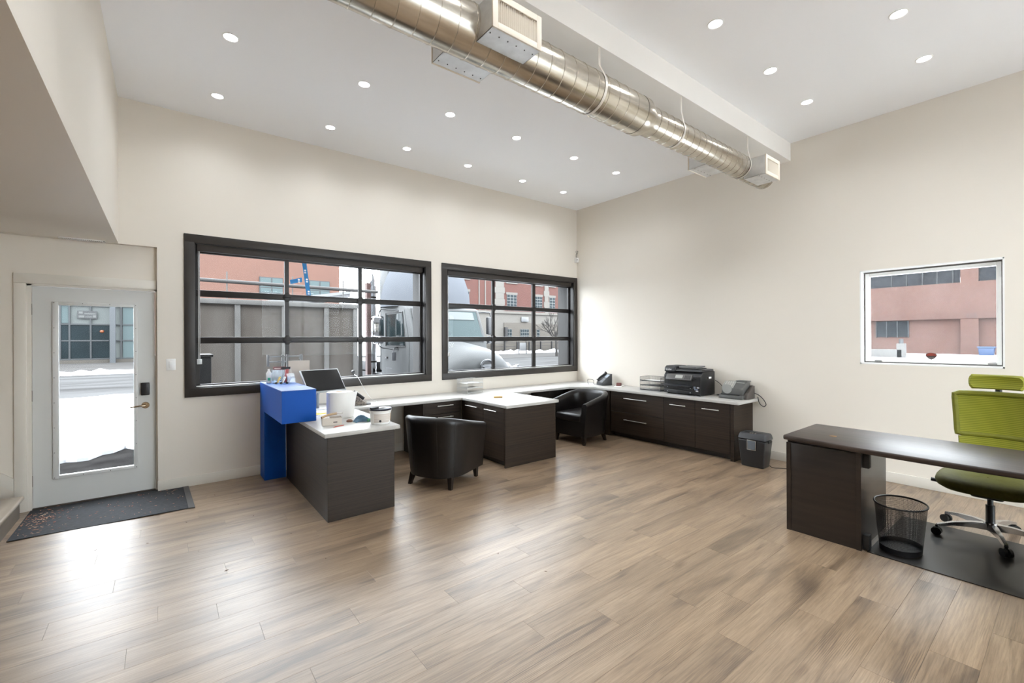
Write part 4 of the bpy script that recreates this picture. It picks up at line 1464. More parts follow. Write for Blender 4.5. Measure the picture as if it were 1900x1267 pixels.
# ------------------------------------------------------------------ printer
pt = thing('printer', (5.90, 3.44, ZT), 'black multifunction inkjet printer on the side worktop', 'printer')
PX, PXb, PYa, PYb = 5.71, 6.085, 3.165, 3.725
MB().prism([(PX + .03, .765), (PXb, .765), (PXb, 1.085), (PX + .06, 1.085), (PX, 1.02), (PX, .775)], 'y', PYa, PYb, bev=.008, seg=2).build('body', M_plastic, pt)
MB().prism([(PX + .02, 1.085), (PXb - .01, 1.085), (PXb - .02, 1.115), (PX + .05, 1.112)], 'y', PYa + .01, PYb - .005, bev=.006).build('scanner_lid', M_plastic2, pt)
MB().prism([(PX + .012, 1.07), (PX + .33, 1.10), (PX + .32, 1.155), (PX + .06, 1.155), (PX + .02, 1.13)], 'y', PYb - .16, PYb + .002, bev=.008).build('feeder', M_plastic2, pt)
MB().box(PX + .10, PX + .34, PYa + .10, PYb - .17, 1.112, 1.124, bev=.003).build('feeder_tray', M_plastic, pt)
MB().prism([(PX + .09, 1.122), (PX + .34, 1.135), (PX + .34, 1.155), (PX + .09, 1.150)], 'y', PYa + .12, PYb - .18, bev=.003).build('document_tray', mat('printer_grey', (104, 104, 104), .4), pt)
Mc = Matrix.Translation((PX - .012, 0, 1.0)) @ Matrix.Rotation(math.radians(32), 4, 'Y')
cp = MB().box(-.012, .012, PYa + .12, PYb - .05, -.045, .045, bev=.004, M=Mc).build('control_panel', mat('panel_grey', (84, 82, 80), .35), pt)
MB().box(-.0135, -.012, 3.42, 3.53, -.02, .028, M=Mc).build('touch_screen', mat('lcd_grey', (176, 176, 172), .2), cp, smooth=0)
ks = MB()
for i in range(4):
    for j in range(4):
        ks.box(-.0145, -.012, 3.305 + i * .022, 3.32 + i * .022, -.03 + j * .016, -.02 + j * .016, M=Mc)
ks.build('keys', M_plastic, cp, smooth=0)
B(PX - .003, PX + .02, PYa + .12, PYb - .06, .905, .955).build('output_slot', M_rubber, pt, smooth=0)
MB().prism([(PX - .075, .882), (PX + .01, .897), (PX + .01, .905), (PX - .075, .890)], 'y', PYa + .11, PYb + .012, bev=.002).build('output_tray', M_plastic2, pt)
for z0, z1 in ((.825, .885), (.772, .82)):
    d = MB().box(PX - .006, PX + .02, PYa + .12, PYb - .004, z0, z1, bev=.003).build('paper_drawer', M_plastic, pt)
    B(PX - .008, PX + .0, 3.40, 3.51, z0 + .012, z1 - .008).build('grip', M_rubber, d, smooth=0)
    for yy in (3.315, 3.665):
        MB().cyl((PX - .006, yy, (z0 + z1) / 2), (PX - .009, yy, (z0 + z1) / 2), .008, n=12).build('mark', mat('grey_mark', (150, 152, 156), .4), d)
B(5.87, 5.97, PYa - .0015, PYa + .01, .985, 1.01).build('side_handle', M_rubber, pt, smooth=0)
B(5.92, 5.985, PYa - .002, PYa, .988, 1.012).build('side_label', M_paper, pt, smooth=0)
MB().cyl((PX - .001, 3.245, .985), (PX - .006, 3.245, .985), .012, n=14).build('usb_button', M_rubber, pt)
text('logo', 'brother', (PX + .0105, 3.655, 1.103), .032, M_white, pt, ROT_FX, sx=.9)
for (y_, z, w, h, c) in ((3.255, .87, .03, .03, (130, 140, 160)), (3.205, .872, .035, .016, (190, 190, 194)), (3.235, .845, .05, .014, (120, 130, 150)), (3.22, .825, .035, .014, (210, 210, 212))):
    B(PX - .0016, PX, y_ - w / 2, y_ + w / 2, z - h / 2, z + h / 2).build('sticker', mat('st_%d%d%d' % c, c, .4), pt, smooth=0)
ft = MB()
for x in (PX + .05, PXb - .05):
    for y_ in (PYa + .04, PYb - .04):
        ft.cyl((x, y_, ZT), (x, y_, .77), .014, n=12)
ft.build('feet', M_rubber, pt)
# ------------------------------------------------------------------ postage machine
pg = thing('postage_meter', (5.92, 2.80, ZT), 'grey postage meter with a keypad at the end of the side worktop', 'postage meter')
M_pg = mat('meter_grey', (88, 88, 86), .45, var=.05)
M_pg2 = mat('meter_light', (150, 150, 146), .45)
MB().box(5.80, 6.02, 2.66, 2.965, ZT, ZT + .055, bev=.012, seg=3).build('base', M_pg, pg)
MB().prism([(5.84, ZT + .05), (6.06, ZT + .05), (6.06, ZT + .215), (5.95, ZT + .215), (5.85, ZT + .135)], 'y', 2.675, 2.95, bev=.008).build('body', M_pg, pg)
Mk = Matrix.Translation((5.898, 0, ZT + .176)) @ Matrix.Rotation(math.radians(-39), 4, 'Y')
kp = MB().box(-.066, .066, 2.80, 2.95, -.002, .006, bev=.003, M=Mk).build('keypad', M_pg2, pg)
kk = MB()
for i in range(5):
    for j in range(4):
        kk.box(-.05 + i * .022, -.037 + i * .022, 2.82 + j * .029, 2.838 + j * .029, .006, .010, M=Mk)
kk.build('keys', mat('key_pale', (196, 194, 188), .5), kp, smooth=0)
MB().cyl((5.838, 2.875, ZT + .125), (5.846, 2.875, ZT + .125), .062, n=28).build('front_disc', M_pg2, pg)
MB().box(5.95, 6.06, 2.665, 2.815, ZT + .215, ZT + .232, bev=.004).build('top_flap', M_pg, pg)
MB().box(5.93, 6.05, 2.69, 2.79, ZT + .198, ZT + .212, bev=.002).build('scale_plate', M_pg2, pg)
MB().prism([(5.85, ZT), (6.08, ZT), (6.08, ZT + .17), (6.04, ZT + .17), (5.87, ZT + .07)], 'y', 2.625, 2.672, bev=.008).build('side_cover', mat('meter_brown', (78, 72, 68), .5), pg)
MB().box(5.796, 5.84, 2.70, 2.93, ZT + .052, ZT + .062).build('feed_slot', M_rubber, pg, smooth=0)
# black power cables on the counter
tag(MB().tube(bez([(6.07, 3.15, .96), (6.09, 3.08, .90), (6.10, 3.05, .82), (6.09, 3.10, ZT + .01), (6.05, 3.12, ZT + .006), (6.04, 3.03, ZT + .03), (6.08, 2.97, ZT + .04), (6.09, 2.93, ZT + .02)]), .004, 6).build('black_cable', M_rubber), 'black power cable between the printer and the postage meter', 'cable')
tag(MB().tube(bez([(6.06, 2.63, .83), (6.10, 2.585, .80), (6.10, 2.53, .75), (6.10, 2.50, .69), (6.10, 2.53, .66), (6.10, 2.58, .70), (6.10, 2.60, .78)]), .005, 6).build('cable_loop', M_rubber), 'black cable loop hanging off the end of the side worktop', 'cable')
# white cable on the floor by the reception return
tag(MB().tube(bez([(1.72, 4.35, .004), (1.80, 4.42, .004), (1.83, 4.52, .004), (1.78, 4.62, .004), (1.80, 4.85, .03), (1.80, 5.4, .1), (1.80, 5.82, .25)]), .004, 6).build('floor_cable', M_white), 'white cable curling on the floor behind the reception return', 'cable')

# ------------------------------------------------------------------ shredder
sd = thing('paper_shredder', (5.64, 2.43, 0), 'black paper shredder with a clear front window beside the cabinets', 'shredder')
def taper_box(x0, x1, y0, y1, z0, x2, x3, y2, y3, z1, bev):
    t = MB()
    lo = [(x0, y0, z0), (x1, y0, z0), (x1, y1, z0), (x0, y1, z0)]
    hi = [(x2, y2, z1), (x3, y2, z1), (x3, y3, z1), (x2, y3, z1)]
    q = bmesh.new()
    A = [q.verts.new(p) for p in lo]
    Bv = [q.verts.new(p) for p in hi]
    q.faces.new(A[::-1]); q.faces.new(Bv)
    for i in range(4):
        q.faces.new((A[i], A[(i + 1) % 4], Bv[(i + 1) % 4], Bv[i]))
    bmesh.ops.recalc_face_normals(q, faces=q.faces[:])
    bmesh.ops.bevel(q, geom=q.edges[:], offset=bev, segments=3, affect='EDGES', profile=.5)
    return t._take(q)
taper_box(5.545, 5.715, 2.305, 2.56, 0, 5.525, 5.735, 2.275, 2.59, .325, .014).build('bin', M_plastic, sd)
taper_box(5.515, 5.745, 2.265, 2.60, .328, 5.55, 5.735, 2.285, 2.58, .405, .022).build('head', M_plastic2, sd)
wn = B(5.5215, 5.53, 2.385, 2.475, .215, .318, bev=.003).build('window', mat('smoky_window', (96, 104, 112), .15), sd)
ring(MB(), 5.5195, 5.524, 2.378, 2.482, .208, .325, .006, bev=.001).build('window_trim', M_steel, sd)
MB().box(5.60, 5.62, 2.33, 2.54, .4045, .4065).build('paper_slot', M_rubber, sd, smooth=0)
ctl = MB()
for yy in (2.40, 2.43, 2.455):
    ctl.cyl((5.565, yy, .398), (5.562, yy, .409), .011, n=14)
ctl.build('buttons', M_steel, sd)
B(5.60, 5.68, 2.2655, 2.275, .30, .33).build('side_grip', M_rubber, sd, smooth=0)
tag(MB().tube(bez([(5.70, 2.30, .02), (5.70, 2.26, .005), (5.75, 2.18, .005), (5.80, 2.08, .005), (5.76, 1.95, .005), (5.74, 1.80, .005)]), .004, 6).build('shredder_cord', M_rubber), 'black cord trailing on the floor from the shredder', 'cable')

# ------------------------------------------------------------------ door mat and floor litter
M_doormat = mat('ribbed_mat', (62, 64, 68), .9, rgb2=(38, 40, 44), vscale=(30, 90, 30), bump=.6, bscale=(120, 260, 120))
dm = thing('door_mat', (-.4, 5.45, 0), 'worn dark ribbed mat in front of the entrance door', 'door mat')
def mat_pt(x, y, z=.007):
    return (x, y, z + .004 * math.sin(7 * x + 2) * max(0, (5.3 - y)) * 4)
rows = []
for j in range(9):
    v = j / 8
    rows.append([])
    for i in range(30):
        u = i / 29
        x = -.955 + (.19 - (-.955)) * u
        y0 = 5.085 + .018 * math.sin(5 * u + .5)
        rows[-1].append(mat_pt(x, y0 + (5.89 - y0) * v))
dmm = MB().grid(rows); dmm.solid(.005)
dmm.build('carpet', M_doormat, dm)
MB().prism([(.178, 5.062), (.226, 5.055), (.205, 5.826), (.16, 5.826)], 'z', .0006, .010).build('rubber_edge', mat('mat_edge', (86, 84, 82), .7, var=.1), dm, smooth=0)
M_leaf = mat('dry_leaf', (168, 78, 56), .8, rgb2=(206, 178, 150), vscale=(9, 9, 9))
rnd = random.Random(3)
lf = MB()
def chip(x, y, s, z):
    a = rnd.uniform(0, PI)
    c, n_ = math.cos(a), math.sin(a)
    w = s * rnd.uniform(.15, .45)
    pts = [(-s, 0), (0, w), (s, 0), (0, -w)]
    lf.prism([(x + c * p - n_ * q, y + n_ * p + c * q) for p, q in pts], 'z', z, z + .0015)
for k in range(120):
    chip(rnd.uniform(-.93, .15), rnd.uniform(5.12, 5.82), rnd.uniform(.003, .011), .0135)
for k in range(150):
    chip(max(-.935, rnd.gauss(-.84, .06)), rnd.gauss(5.5, .16), rnd.uniform(.004, .013), .0135)
tag(lf.build('leaf_litter', M_leaf, smooth=0), 'scattered dry leaf bits on the door mat', 'leaf litter', kind='stuff')
lf = MB()
for x, y in ((.40, 5.35), (.42, 4.2), (.33, 3.55), (2.0, 2.2), (.62, 4.5), (-.1, 4.4), (.2, 4.0), (.9, 3.3), (-.4, 4.5), (1.6, 3.1), (1.9, 2.6), (.15, 4.7), (.55, 4.9), (.8, 3.9), (2.4, 1.9)):
    chip(x, y, rnd.uniform(.006, .014), .0004)
tag(lf.build('floor_crumbs', mat('crumb', (96, 70, 56), .8), smooth=0), 'stray crumbs and leaf bits on the plank floor', 'crumbs', kind='stuff')

# round badge sticker on the small window
bd = thing('window_badge', (6.246, .955, 1.35), 'small shield-shaped red and grey sticker low on the white window', 'sticker')
def shield(s):
    return [(.955 + s * p, 1.352 + s * q) for p, q in ((-.046, .012), (-.034, .028), (-.012, .034), (0, .038), (.012, .034), (.034, .028), (.046, .012), (.036, -.012), (.02, -.03), (0, -.038), (-.02, -.03), (-.036, -.012))]
MB().prism(shield(1), 'x', 6.247, 6.2495).build('badge', mat('badge_grey', (96, 92, 90), .4), bd, smooth=0)
MB().prism([(p, max(q, 1.352)) for p, q in shield(.86)], 'x', 6.2462, 6.247).build('badge_top', mat('badge_red', (132, 58, 46), .4), bd, smooth=0)
B(6.2455, 6.2465, .915, .995, 1.343, 1.355).build('badge_band', mat('badge_band', (58, 40, 38), .4), bd, smooth=0)
# ================================================================== OUTSIDE
GZ = -.15
LS = .105  # outdoor colours dimmed against the very bright sky
M_asph = mat('wet_asphalt', (132, 130, 128), .9, spec=.0, rgb2=(98, 96, 95), vscale=(3, 3, 3), bump=.4, bscale=(60, 60, 60))
LS = .62
M_snow = mat('snow', (238, 240, 244), .9, spec=0, var=.02, vscale=(2, 2, 2), bump=.5, bscale=(12, 12, 12))
LS = .105
M_road = mat('slushy_road', (214, 214, 214), .9, spec=0, rgb2=(160, 159, 158), vscale=(.25, 1.1, 1), bump=.3, bscale=(4, 4, 4))
M_walk = mat('far_sidewalk', (206, 204, 202), .9, spec=0, rgb2=(172, 169, 166), vscale=(.4, 2, 1))


def ground(name, x0, x1, y0, y1, z, m, label):
    o = B(x0, x1, y0, y1, z - .3, z).build(name, m, smooth=0)
    return tag(o, label, 'ground', kind='structure')


ground('parking_lot', -30, 62, 6.25, 18, GZ, M_asph, 'wet grey asphalt lot just outside the office')
ground('street', -60, 90, 18, 31, GZ - .005, M_road, 'slushy grey street beyond the snowy lot')
ground('far_sidewalk', -60, 90, 31, 46, GZ + .02, M_walk, 'pale sidewalk on the far side of the street')
ground('side_yard', 6.43, 62, -40, 6.25, GZ, M_snow, 'snow-covered yard outside the small white window')
ground('back_yard', -40, 6.43, -40, YB - .25, GZ, M_snow, 'snow-covered ground behind the building')
ground('left_yard', -40, XL - .2, YB - .25, 6.25, GZ, M_snow, 'snow-covered ground left of the building')
tag(MB().prism([(.6, 6.26), (8, 6.26), (12, 8), (12, 13.4), (6.9, 13.4), (6.8, 7.6), (4.2, 7.6), (4.2, 9.3), (.6, 9.3), (.55, 8)], 'z', GZ, GZ + .08).build('window_snow', M_snow, smooth=0), 'unseen snow added under the office windows to bounce light indoors', 'snow', kind='structure')  # added out of view to bounce daylight up through the windows
# snow blanket on the lot, with a ragged melting edge near the door
rn = random.Random(11)
edge = []
xx = -12.0
while xx < 5.2:
    t_ = (xx + 1.2)
    edge.append((xx, 8.6 + .75 * max(-1, min(1, t_ * .9)) + .12 * math.sin(9 * xx) + .08 * math.sin(23 * xx)))
    xx += .12
edge.append((5.2, 12))
sn_ = MB().prism(edge + [(20, 13.5), (30, 14.5), (30, 17.9), (-12, 17.9)], 'z', GZ, GZ + .05)
tag(sn_.build('snow_cover', M_snow, smooth=0), 'wide white snow cover on the lot outside the door', 'snow', kind='structure')


def bank(x0, x1, y, w, h, seed, label):
    r = random.Random(seed)
    rows = []
    n = int((x1 - x0) / .35)
    for i in range(n + 1):
        x = x0 + (x1 - x0) * i / n
        f = (.35 + .65 * r.random()) * min(1, i / 2, (n - i) / 2)
        rows.append([(x, y + w * (j / 4 - .5) * (1 + .2 * r.random()), GZ - .01 + h * f * math.sin(PI * j / 4)) for j in range(5)])
    tag(MB().grid(rows).build('snow_bank', M_snow, smooth=80), label, 'snow bank', group='snow banks')


bank(-10, 14, 31.3, 1.5, .28, 5, 'low snow bank along the far kerb seen through the door')
bank(22, 60, 40.5, 1.8, .5, 6, 'snow bank before the fence across the street')
bank(-10, 6, 17.9, .7, .12, 7, 'thin snow ridge between the lot and the street')

# ------------------------------------------------------------------ white truck facing the office
M_tw = mat('truck_white', (216, 218, 218), .5, spec=.05, var=.015)
M_tglass = mat('truck_glass', (84, 104, 108), .1, spec=.1)
M_grille = mat('grille_black', (46, 46, 48), .5)
tk = thing('truck', (5.51, 10.6, GZ), 'snow-dusted white truck parked facing the office windows', 'truck')
MB().prism([(9.42, .55), (9.40, 1.46), (9.78, 2.30), (10.05, 2.40), (11.35, 2.44), (11.35, .55)], 'x', 4.51, 6.55, bev=.05, seg=3).build('cab', M_tw, tk, smooth=50)
# windscreen, its surround and what shows through it
ws = MB().prism([(9.385, 1.50), (9.375, 1.50), (9.735, 2.26), (9.745, 2.26)], 'x', 4.62, 6.44)
ws.build('windscreen', mat('windscreen_glass', (150, 174, 176), .1, spec=.08), tk, smooth=0)
sr = MB()
for x in (4.60, 6.42):
    sr.prism([(9.38, 1.48), (9.368, 1.48), (9.735, 2.28), (9.75, 2.28)], 'x', x, x + .04)
sr.prism([(9.725, 2.25), (9.735, 2.28), (9.75, 2.28), (9.74, 2.25)], 'x', 4.60, 6.46)
sr.build('windscreen_seal', M_grille, tk, smooth=0)
wv = MB().prism([(9.715, 2.225), (9.62, 2.03), (9.612, 2.035), (9.707, 2.228)], 'x', 4.75, 6.3)
wv.build('sun_visor', mat('visor_grey', (188, 200, 200), .6), tk, smooth=0)
MB().prism([(4.85, 1.55), (5.35, 1.55), (5.42, 1.78), (5.32, 2.0), (4.9, 2.02)], 'y', 9.53, 9.535).build('seat_back', mat('truck_seat', (74, 66, 62), .8), tk, smooth=0)
# hood
rows = []
for yy, hw, zt, zs in ((9.46, .93, 1.50, 1.05), (9.0, .92, 1.44, 1.0), (8.5, .90, 1.37, .95), (8.15, .86, 1.26, .92), (7.99, .80, 1.12, .90), (7.95, .76, .98, .80), (7.94, .76, .60, .58)):
    r = []
    for i in range(15):
        u = i / 7 - 1
        r.append((5.51 + u * hw, yy + .22 * abs(u) ** 3, zs + (zt - zs) * (1 - abs(u) ** 3.2)))
    rows.append(r)
hd = MB().grid(rows)
hd.face([rows[0][i] for i in range(15)])
hd.build('hood', M_tw, tk, smooth=60)
for sx in (-1, 1):
    rows = []
    for yy, z in ((9.35, .98), (8.9, 1.04), (8.45, .98), (8.15, .80), (8.1, .55)):
        rows.append([(5.51 + sx * .84, yy, z + .02), (5.51 + sx * 1.0, yy, z), (5.51 + sx * 1.06, yy, z - .12), (5.51 + sx * 1.06, yy, min(z - .12, .55))])
    MB().grid(rows).build('fender', M_tw, tk, smooth=60)
    MB().prism([(5.51 + sx * .80, .78), (5.51 + sx * 1.0, .82), (5.51 + sx * 1.0, .96), (5.51 + sx * .74, .90)], 'y', 8.06, 8.12, bev=.01).build('headlamp', mat('lamp_glass', (206, 214, 220), .1, coat=.6), tk)
gr = MB()
gr.prism([(4.86, .92), (6.16, .92), (6.05, .55), (4.97, .55)], 'y', 7.925, 7.945)
gr.build('grille', M_grille, tk, smooth=0)
for k in range(5):
    B(4.92, 6.10, 7.905, 7.925, .60 + .07 * k, .625 + .07 * k).build('grille_slat', mat('slat_silver', (168, 172, 176), .3, metal=.6), tk, smooth=0)
em = MB()
em.tube([(5.51 + .165 * math.cos(2 * PI * i / 36), 7.90, .975 + .12 * math.sin(2 * PI * i / 36)) for i in range(36)], .02, 8, closed=True)
em.prism([(5.36, .97), (5.42, 1.0), (5.60, 1.0), (5.66, .97), (5.62, .945), (5.40, .945)], 'y', 7.90, 7.915)
em.prism([(5.42, .93), (5.47, .95), (5.55, .95), (5.60, .93), (5.55, .885), (5.47, .885)], 'y', 7.90, 7.915)
em.build('emblem', mat('emblem_chrome', (216, 218, 222), .25, metal=.6), tk, label='chrome oval nose emblem')
MB().prism([(5.51 + .15 * math.cos(2 * PI * i / 24), .975 + .105 * math.sin(2 * PI * i / 24)) for i in range(24)], 'y', 7.917, 7.93).build('emblem_back', M_grille, tk, smooth=0)
B(4.55, 6.47, 7.80, 7.98, .25, .56, bev=.03, seg=2).build('bumper', M_tw, tk)
# door side
dr = MB().prism([(9.66, .60), (9.62, 1.42), (9.90, 2.26), (11.12, 2.28), (11.12, .60)], 'x', 4.497, 4.515, bev=.006)
door_t = dr.build('door', M_tw, tk)
MB().prism([(9.84, 1.40), (9.99, 2.17), (10.93, 2.18), (10.93, 1.40)], 'x', 4.488, 4.50, bev=.004).build('door_window', M_tglass, door_t)
MB().tube([(4.492, 9.80, 1.37), (4.492, 9.96, 2.205), (4.492, 10.97, 2.215), (4.492, 10.97, 1.37)], .015, 6, closed=True).build('window_seal', M_grille, door_t)
MB().box(4.46, 4.50, 10.87, 11.05, 1.06, 1.11, bev=.01).build('door_handle', M_plastic, door_t)
for k in range(3):
    B(4.494, 4.498, 10.98 - .13 * k - .10, 10.98 - .13 * k, .81, .835).build('door_print', M_plastic2, door_t, smooth=0)
# mirrors
mr_ = MB().tube(bez([(4.50, 10.2, 2.24), (4.35, 10.45, 2.28), (4.18, 10.62, 2.22), (4.16, 10.64, 1.45), (4.34, 10.45, 1.32), (4.50, 10.2, 1.30)]), .015, 8)
mr = mr_.build('mirror_arm', M_plastic, tk)
MB().box(4.02, 4.30, 10.60, 10.70, 1.62, 2.12, bev=.035, seg=3).build('mirror_head', M_chrome, mr)
MB().box(4.04, 4.28, 10.60, 10.70, 1.44, 1.58, bev=.03, seg=3).build('mirror_head', M_chrome, mr)
mq = MB().tube(bez([(4.50, 10.25, 1.34), (4.38, 10.20, 1.33), (4.34, 10.16, 1.24)]), .012, 8).build('mirror_arm', M_plastic, tk)
MB().box(4.29, 4.39, 10.10, 10.16, 1.04, 1.25, bev=.02, seg=3).build('mirror_head', M_plastic2, mq)
ml = MB().tube(bez([(6.50, 9.85, 2.24), (6.68, 9.62, 2.24), (6.76, 9.55, 2.15), (6.76, 9.55, 1.5), (6.52, 9.75, 1.42)]), .015, 8).build('mirror_arm', M_plastic, tk)
MB().box(6.64, 6.80, 9.48, 9.60, 1.66, 2.12, bev=.03, seg=3).build('mirror_head', M_plastic, ml)
MB().box(6.66, 6.79, 9.48, 9.60, 1.44, 1.62, bev=.03, seg=3).build('mirror_head', M_plastic2, ml)
# roof fairing heaped with snow
rows = []
for j in range(9):
    a = PI / 2 * j / 8
    rows.append([(5.53 + 1.22 * math.cos(a) ** .8 * math.cos(2 * PI * i / 32), 10.75 + 1.0 * math.cos(a) ** .8 * math.sin(2 * PI * i / 32), 2.36 + 1.45 * math.sin(a)) for i in range(32)])
MB().grid(rows[:-1], closed_v=True).face(rows[-2]).build('roof_fairing', mat('snowy_white', (222, 228, 238), .8, spec=0, var=.02), tk, smooth=70)
# cargo box, stack, tank, wheels
B(4.72, 6.50, 11.42, 12.0, .7, 3.7, bev=.05).build('sleeper', M_tw, tk)
B(4.8, 6.42, 12.7, 16.0, .62, .9, bev=.03).build('flat_bed', M_grille, tk)
B(4.72, 6.50, 9.6, 18.5, .35, .60).build('chassis', M_grille, tk, smooth=0)
sk_ = MB().cyl((4.62, 12.35, .4), (4.62, 12.35, 3.05), .15, n=28).tube(bez([(4.62, 12.35, 3.0), (4.62, 12.35, 3.3), (4.60, 12.42, 3.5), (4.58, 12.55, 3.6)]), .11, 18)
sk_.build('exhaust_stack', M_chrome, tk, label='tall chrome exhaust stack')
for z in (.9, 1.5, 2.1, 2.7):
    MB().cyl((4.62, 12.35, z), (4.62, 12.35, z + .05), .156, n=28).build('stack_band', mat('band_steel', (150, 140, 130), .3, metal=1), tk)
B(4.40, 4.50, 12.05, 12.2, .4, 3.1).build('stack_guard', mat('guard_pinkish', (196, 150, 142), .4, metal=.4), tk, smooth=0)
for (x, yy) in ((4.66, 8.75), (6.36, 8.75), (4.75, 16.5), (6.45, 16.5)):
    w_ = MB()
    prof = [(.05, -.12), (.28, -.12), (.30, -.14), (.46, -.13), (.50, -.09), (.50, .09), (.46, .13), (.30, .14), (.28, .12), (.05, .12)]
    n = 32
    rows = [[(x + z, yy + r * math.cos(2 * PI * i / n), GZ + .50 + r * math.sin(2 * PI * i / n)) for i in range(n)] for r, z in prof]
    w_.grid(rows, closed_v=True)
    w_.face(rows[0]); w_.face(rows[-1])
    w_.build('wheel', M_rubber, tk, smooth=40)

# ------------------------------------------------------------------ grey metal bin along the window
M_panel = mat('dull_steel_panel', (214, 205, 195), .7, spec=.05, rgb2=(178, 165, 153), vscale=(2.2, 2.2, 1.0), bump=.06, bscale=(4, 4, 60))
M_ribm = mat('steel_rib', (236, 233, 228), .7, spec=.05, var=.1, vscale=(9, 9, 3))
cn = thing('metal_container', (1.6, 10.2, GZ), 'ribbed grey metal container standing outside the reception window', 'container')
ribs = (-.05, .30, 1.07, 1.845, 2.625, 3.21)
for a, b_ in zip(ribs, ribs[1:]):
    B(a + .02, b_ - .02, 9.52, 9.545, .05, 2.20, bev=.004, seg=1).build('panel', M_panel, cn)
for r_ in ribs:
    B(r_ - .045, r_ + .045, 9.47, 9.55, .0, 2.22, bev=.006, seg=1).build('rib', M_ribm, cn)
B(-.10, 3.26, 9.45, 9.58, 2.20, 2.29, bev=.01).build('top_rail', M_ribm, cn)
B(-.10, 3.26, 9.45, 9.58, GZ, .06, bev=.01).build('bottom_rail', M_ribm, cn)
B(-.07, 3.24, 9.55, 11.4, GZ, 2.19).build('body', M_panel, cn, smooth=0)
MB().cyl((-.1, 9.62, 2.63), (3.75, 9.62, 2.60), .035, n=14).build('pipe_rail', mat('pipe_grey', (182, 178, 176), .6, spec=.1), cn)
for x in (.1, .92, 2.02, 3.0):
    MB().cyl((x, 9.62, 2.25), (x, 9.62, 2.80), .012, n=8).build('pipe_post', M_ribm, cn)
# dark utility box and shed roof
ub = thing('utility_box', (.28, 7.2, GZ), 'dark grey utility box outside, low at the window corner', 'utility box')
B(-.1, .494, 7.0, 7.45, GZ, 1.33, bev=.01).build('cabinet', mat('dark_box_grey', (64, 66, 72), .5, var=.08), ub)
B(-.13, .515, 6.98, 7.48, 1.33, 1.365, bev=.008).build('lid', mat('dark_box_lid', (52, 54, 60), .5), ub)
sh_ = thing('shed', (4.2, 20, GZ), 'small white-roofed shed beyond the metal container', 'shed')
B(3.2, 6.1, 19.5, 22.5, GZ, 2.95).build('wall', mat('shed_wall', (206, 206, 206), .7), sh_, smooth=0)
MB().prism([(2.5, 2.95), (6.3, 3.62), (6.3, 3.50), (2.5, 2.83)], 'y', 19.2, 22.8).build('roof', mat('shed_roof', (222, 224, 226), .6), sh_, smooth=0)
MB().prism([(2.5, 2.83), (6.3, 3.50), (6.3, 3.36), (2.5, 2.70)], 'y', 19.25, 22.7).build('fascia', mat('shed_fascia', (176, 176, 178), .6), sh_, smooth=0)

# ------------------------------------------------------------------ salmon building with storefront
M_salm = brick_mat('salmon_brick', (224, 158, 132), (214, 146, 120), (226, 176, 152), 2.2, 'X')
M_frame2 = mat('storefront_frame', (104, 112, 116), .5, metal=.3)
M_dglass = mat('dark_shop_glass', (76, 94, 100), .3, spec=.05, var=.2, vscale=(.7, .7, .7))
M_pglass = mat('pale_shop_glass', (184, 208, 210), .3, spec=.05)
sb_ = thing('salmon_building', (2, 46, GZ), 'salmon brick building across the street with a glazed shop at its left', 'building')
B(-14, 13.86, 45.6, 56, 4.25, 15).build('upper_wall', M_salm, sb_, smooth=0)
B(-1.2, 13.86, 45.6, 56, GZ, 4.25).build('lower_wall', M_salm, sb_, smooth=0)
B(-14, -1.2, 45.9, 56, GZ, 4.25).build('shop_wall', mat('fascia_grey', (170, 182, 178), .6), sb_, smooth=0)
B(-14, -1.2, 45.5, 46, GZ, .12).build('plinth', mat('plinth_stone', (150, 140, 126), .8, var=.15), sb_, smooth=0)
for a, b_ in ((6.82, 8.74), (-1.5, .4), (11.0, 12.9)):
    wn_ = B(a, b_, 45.5, 45.62, 5.75, 7.25).build('window', M_frame2, sb_, smooth=0)
    for i in range(2):
        w0 = a + .08 + (b_ - a) / 2 * i
        for z0, z1 in ((5.85, 6.25), (6.33, 7.17)):
            B(w0, w0 + (b_ - a) / 2 - .12, 45.47, 45.5, z0, z1).build('pane', M_pglass, wn_, smooth=0)
for a, b_, z0, z1, mm in ((-9.5, -5.95, .25, 2.7, M_dglass), (-5.86, -5.47, .25, 2.7, M_dglass), (-5.38, -4.3, .25, 2.7, M_dglass), (-4.26, -3.25, .25, 2.7, M_dglass), (-2.46, -1.3, .2, 4.1, M_pglass), (-5.86, -5.45, 2.85, 4.1, M_pglass), (-9.5, -5.95, 2.85, 4.1, M_pglass)):
    B(a, b_, 45.80, 45.86, z0, z1).build('shop_pane', mm, sb_, smooth=0)
for x in (-5.905, -5.42, -4.28, -2.56, -1.25):
    B(x - .05, x + .05, 45.74, 45.86, .12, 4.2).build('mullion', M_frame2, sb_, smooth=0)
for z in (.18, 2.77, 1.55, 4.18):
    B(-9.6, -1.2, 45.75, 45.86, z - .05, z + .05).build('transom', M_frame2, sb_, smooth=0)
B(-3.17, -2.84, 45.0, 45.3, GZ, 4.3).build('steel_column', mat('column_blue_grey', (122, 132, 140), .5), sb_, smooth=0)
sg = B(-5.0, -3.92, 45.70, 45.74, 3.2, 3.78).build('shop_sign', mat('sign_black', (40, 46, 50), .5), sb_, smooth=0)
for i, (x0, x1, z0, z1) in enumerate(((-4.92, -4.7, 3.56, 3.72), (-4.62, -4.0, 3.52, 3.6), (-4.92, -4.62, 3.28, 3.42), (-4.55, -4.2, 3.3, 3.36), (-4.15, -3.98, 3.28, 3.45))):
    B(x0, x1, 45.69, 45.70, z0, z1).build('sign_mark', mat('chalk', (190, 194, 190), .7), sg, smooth=0)
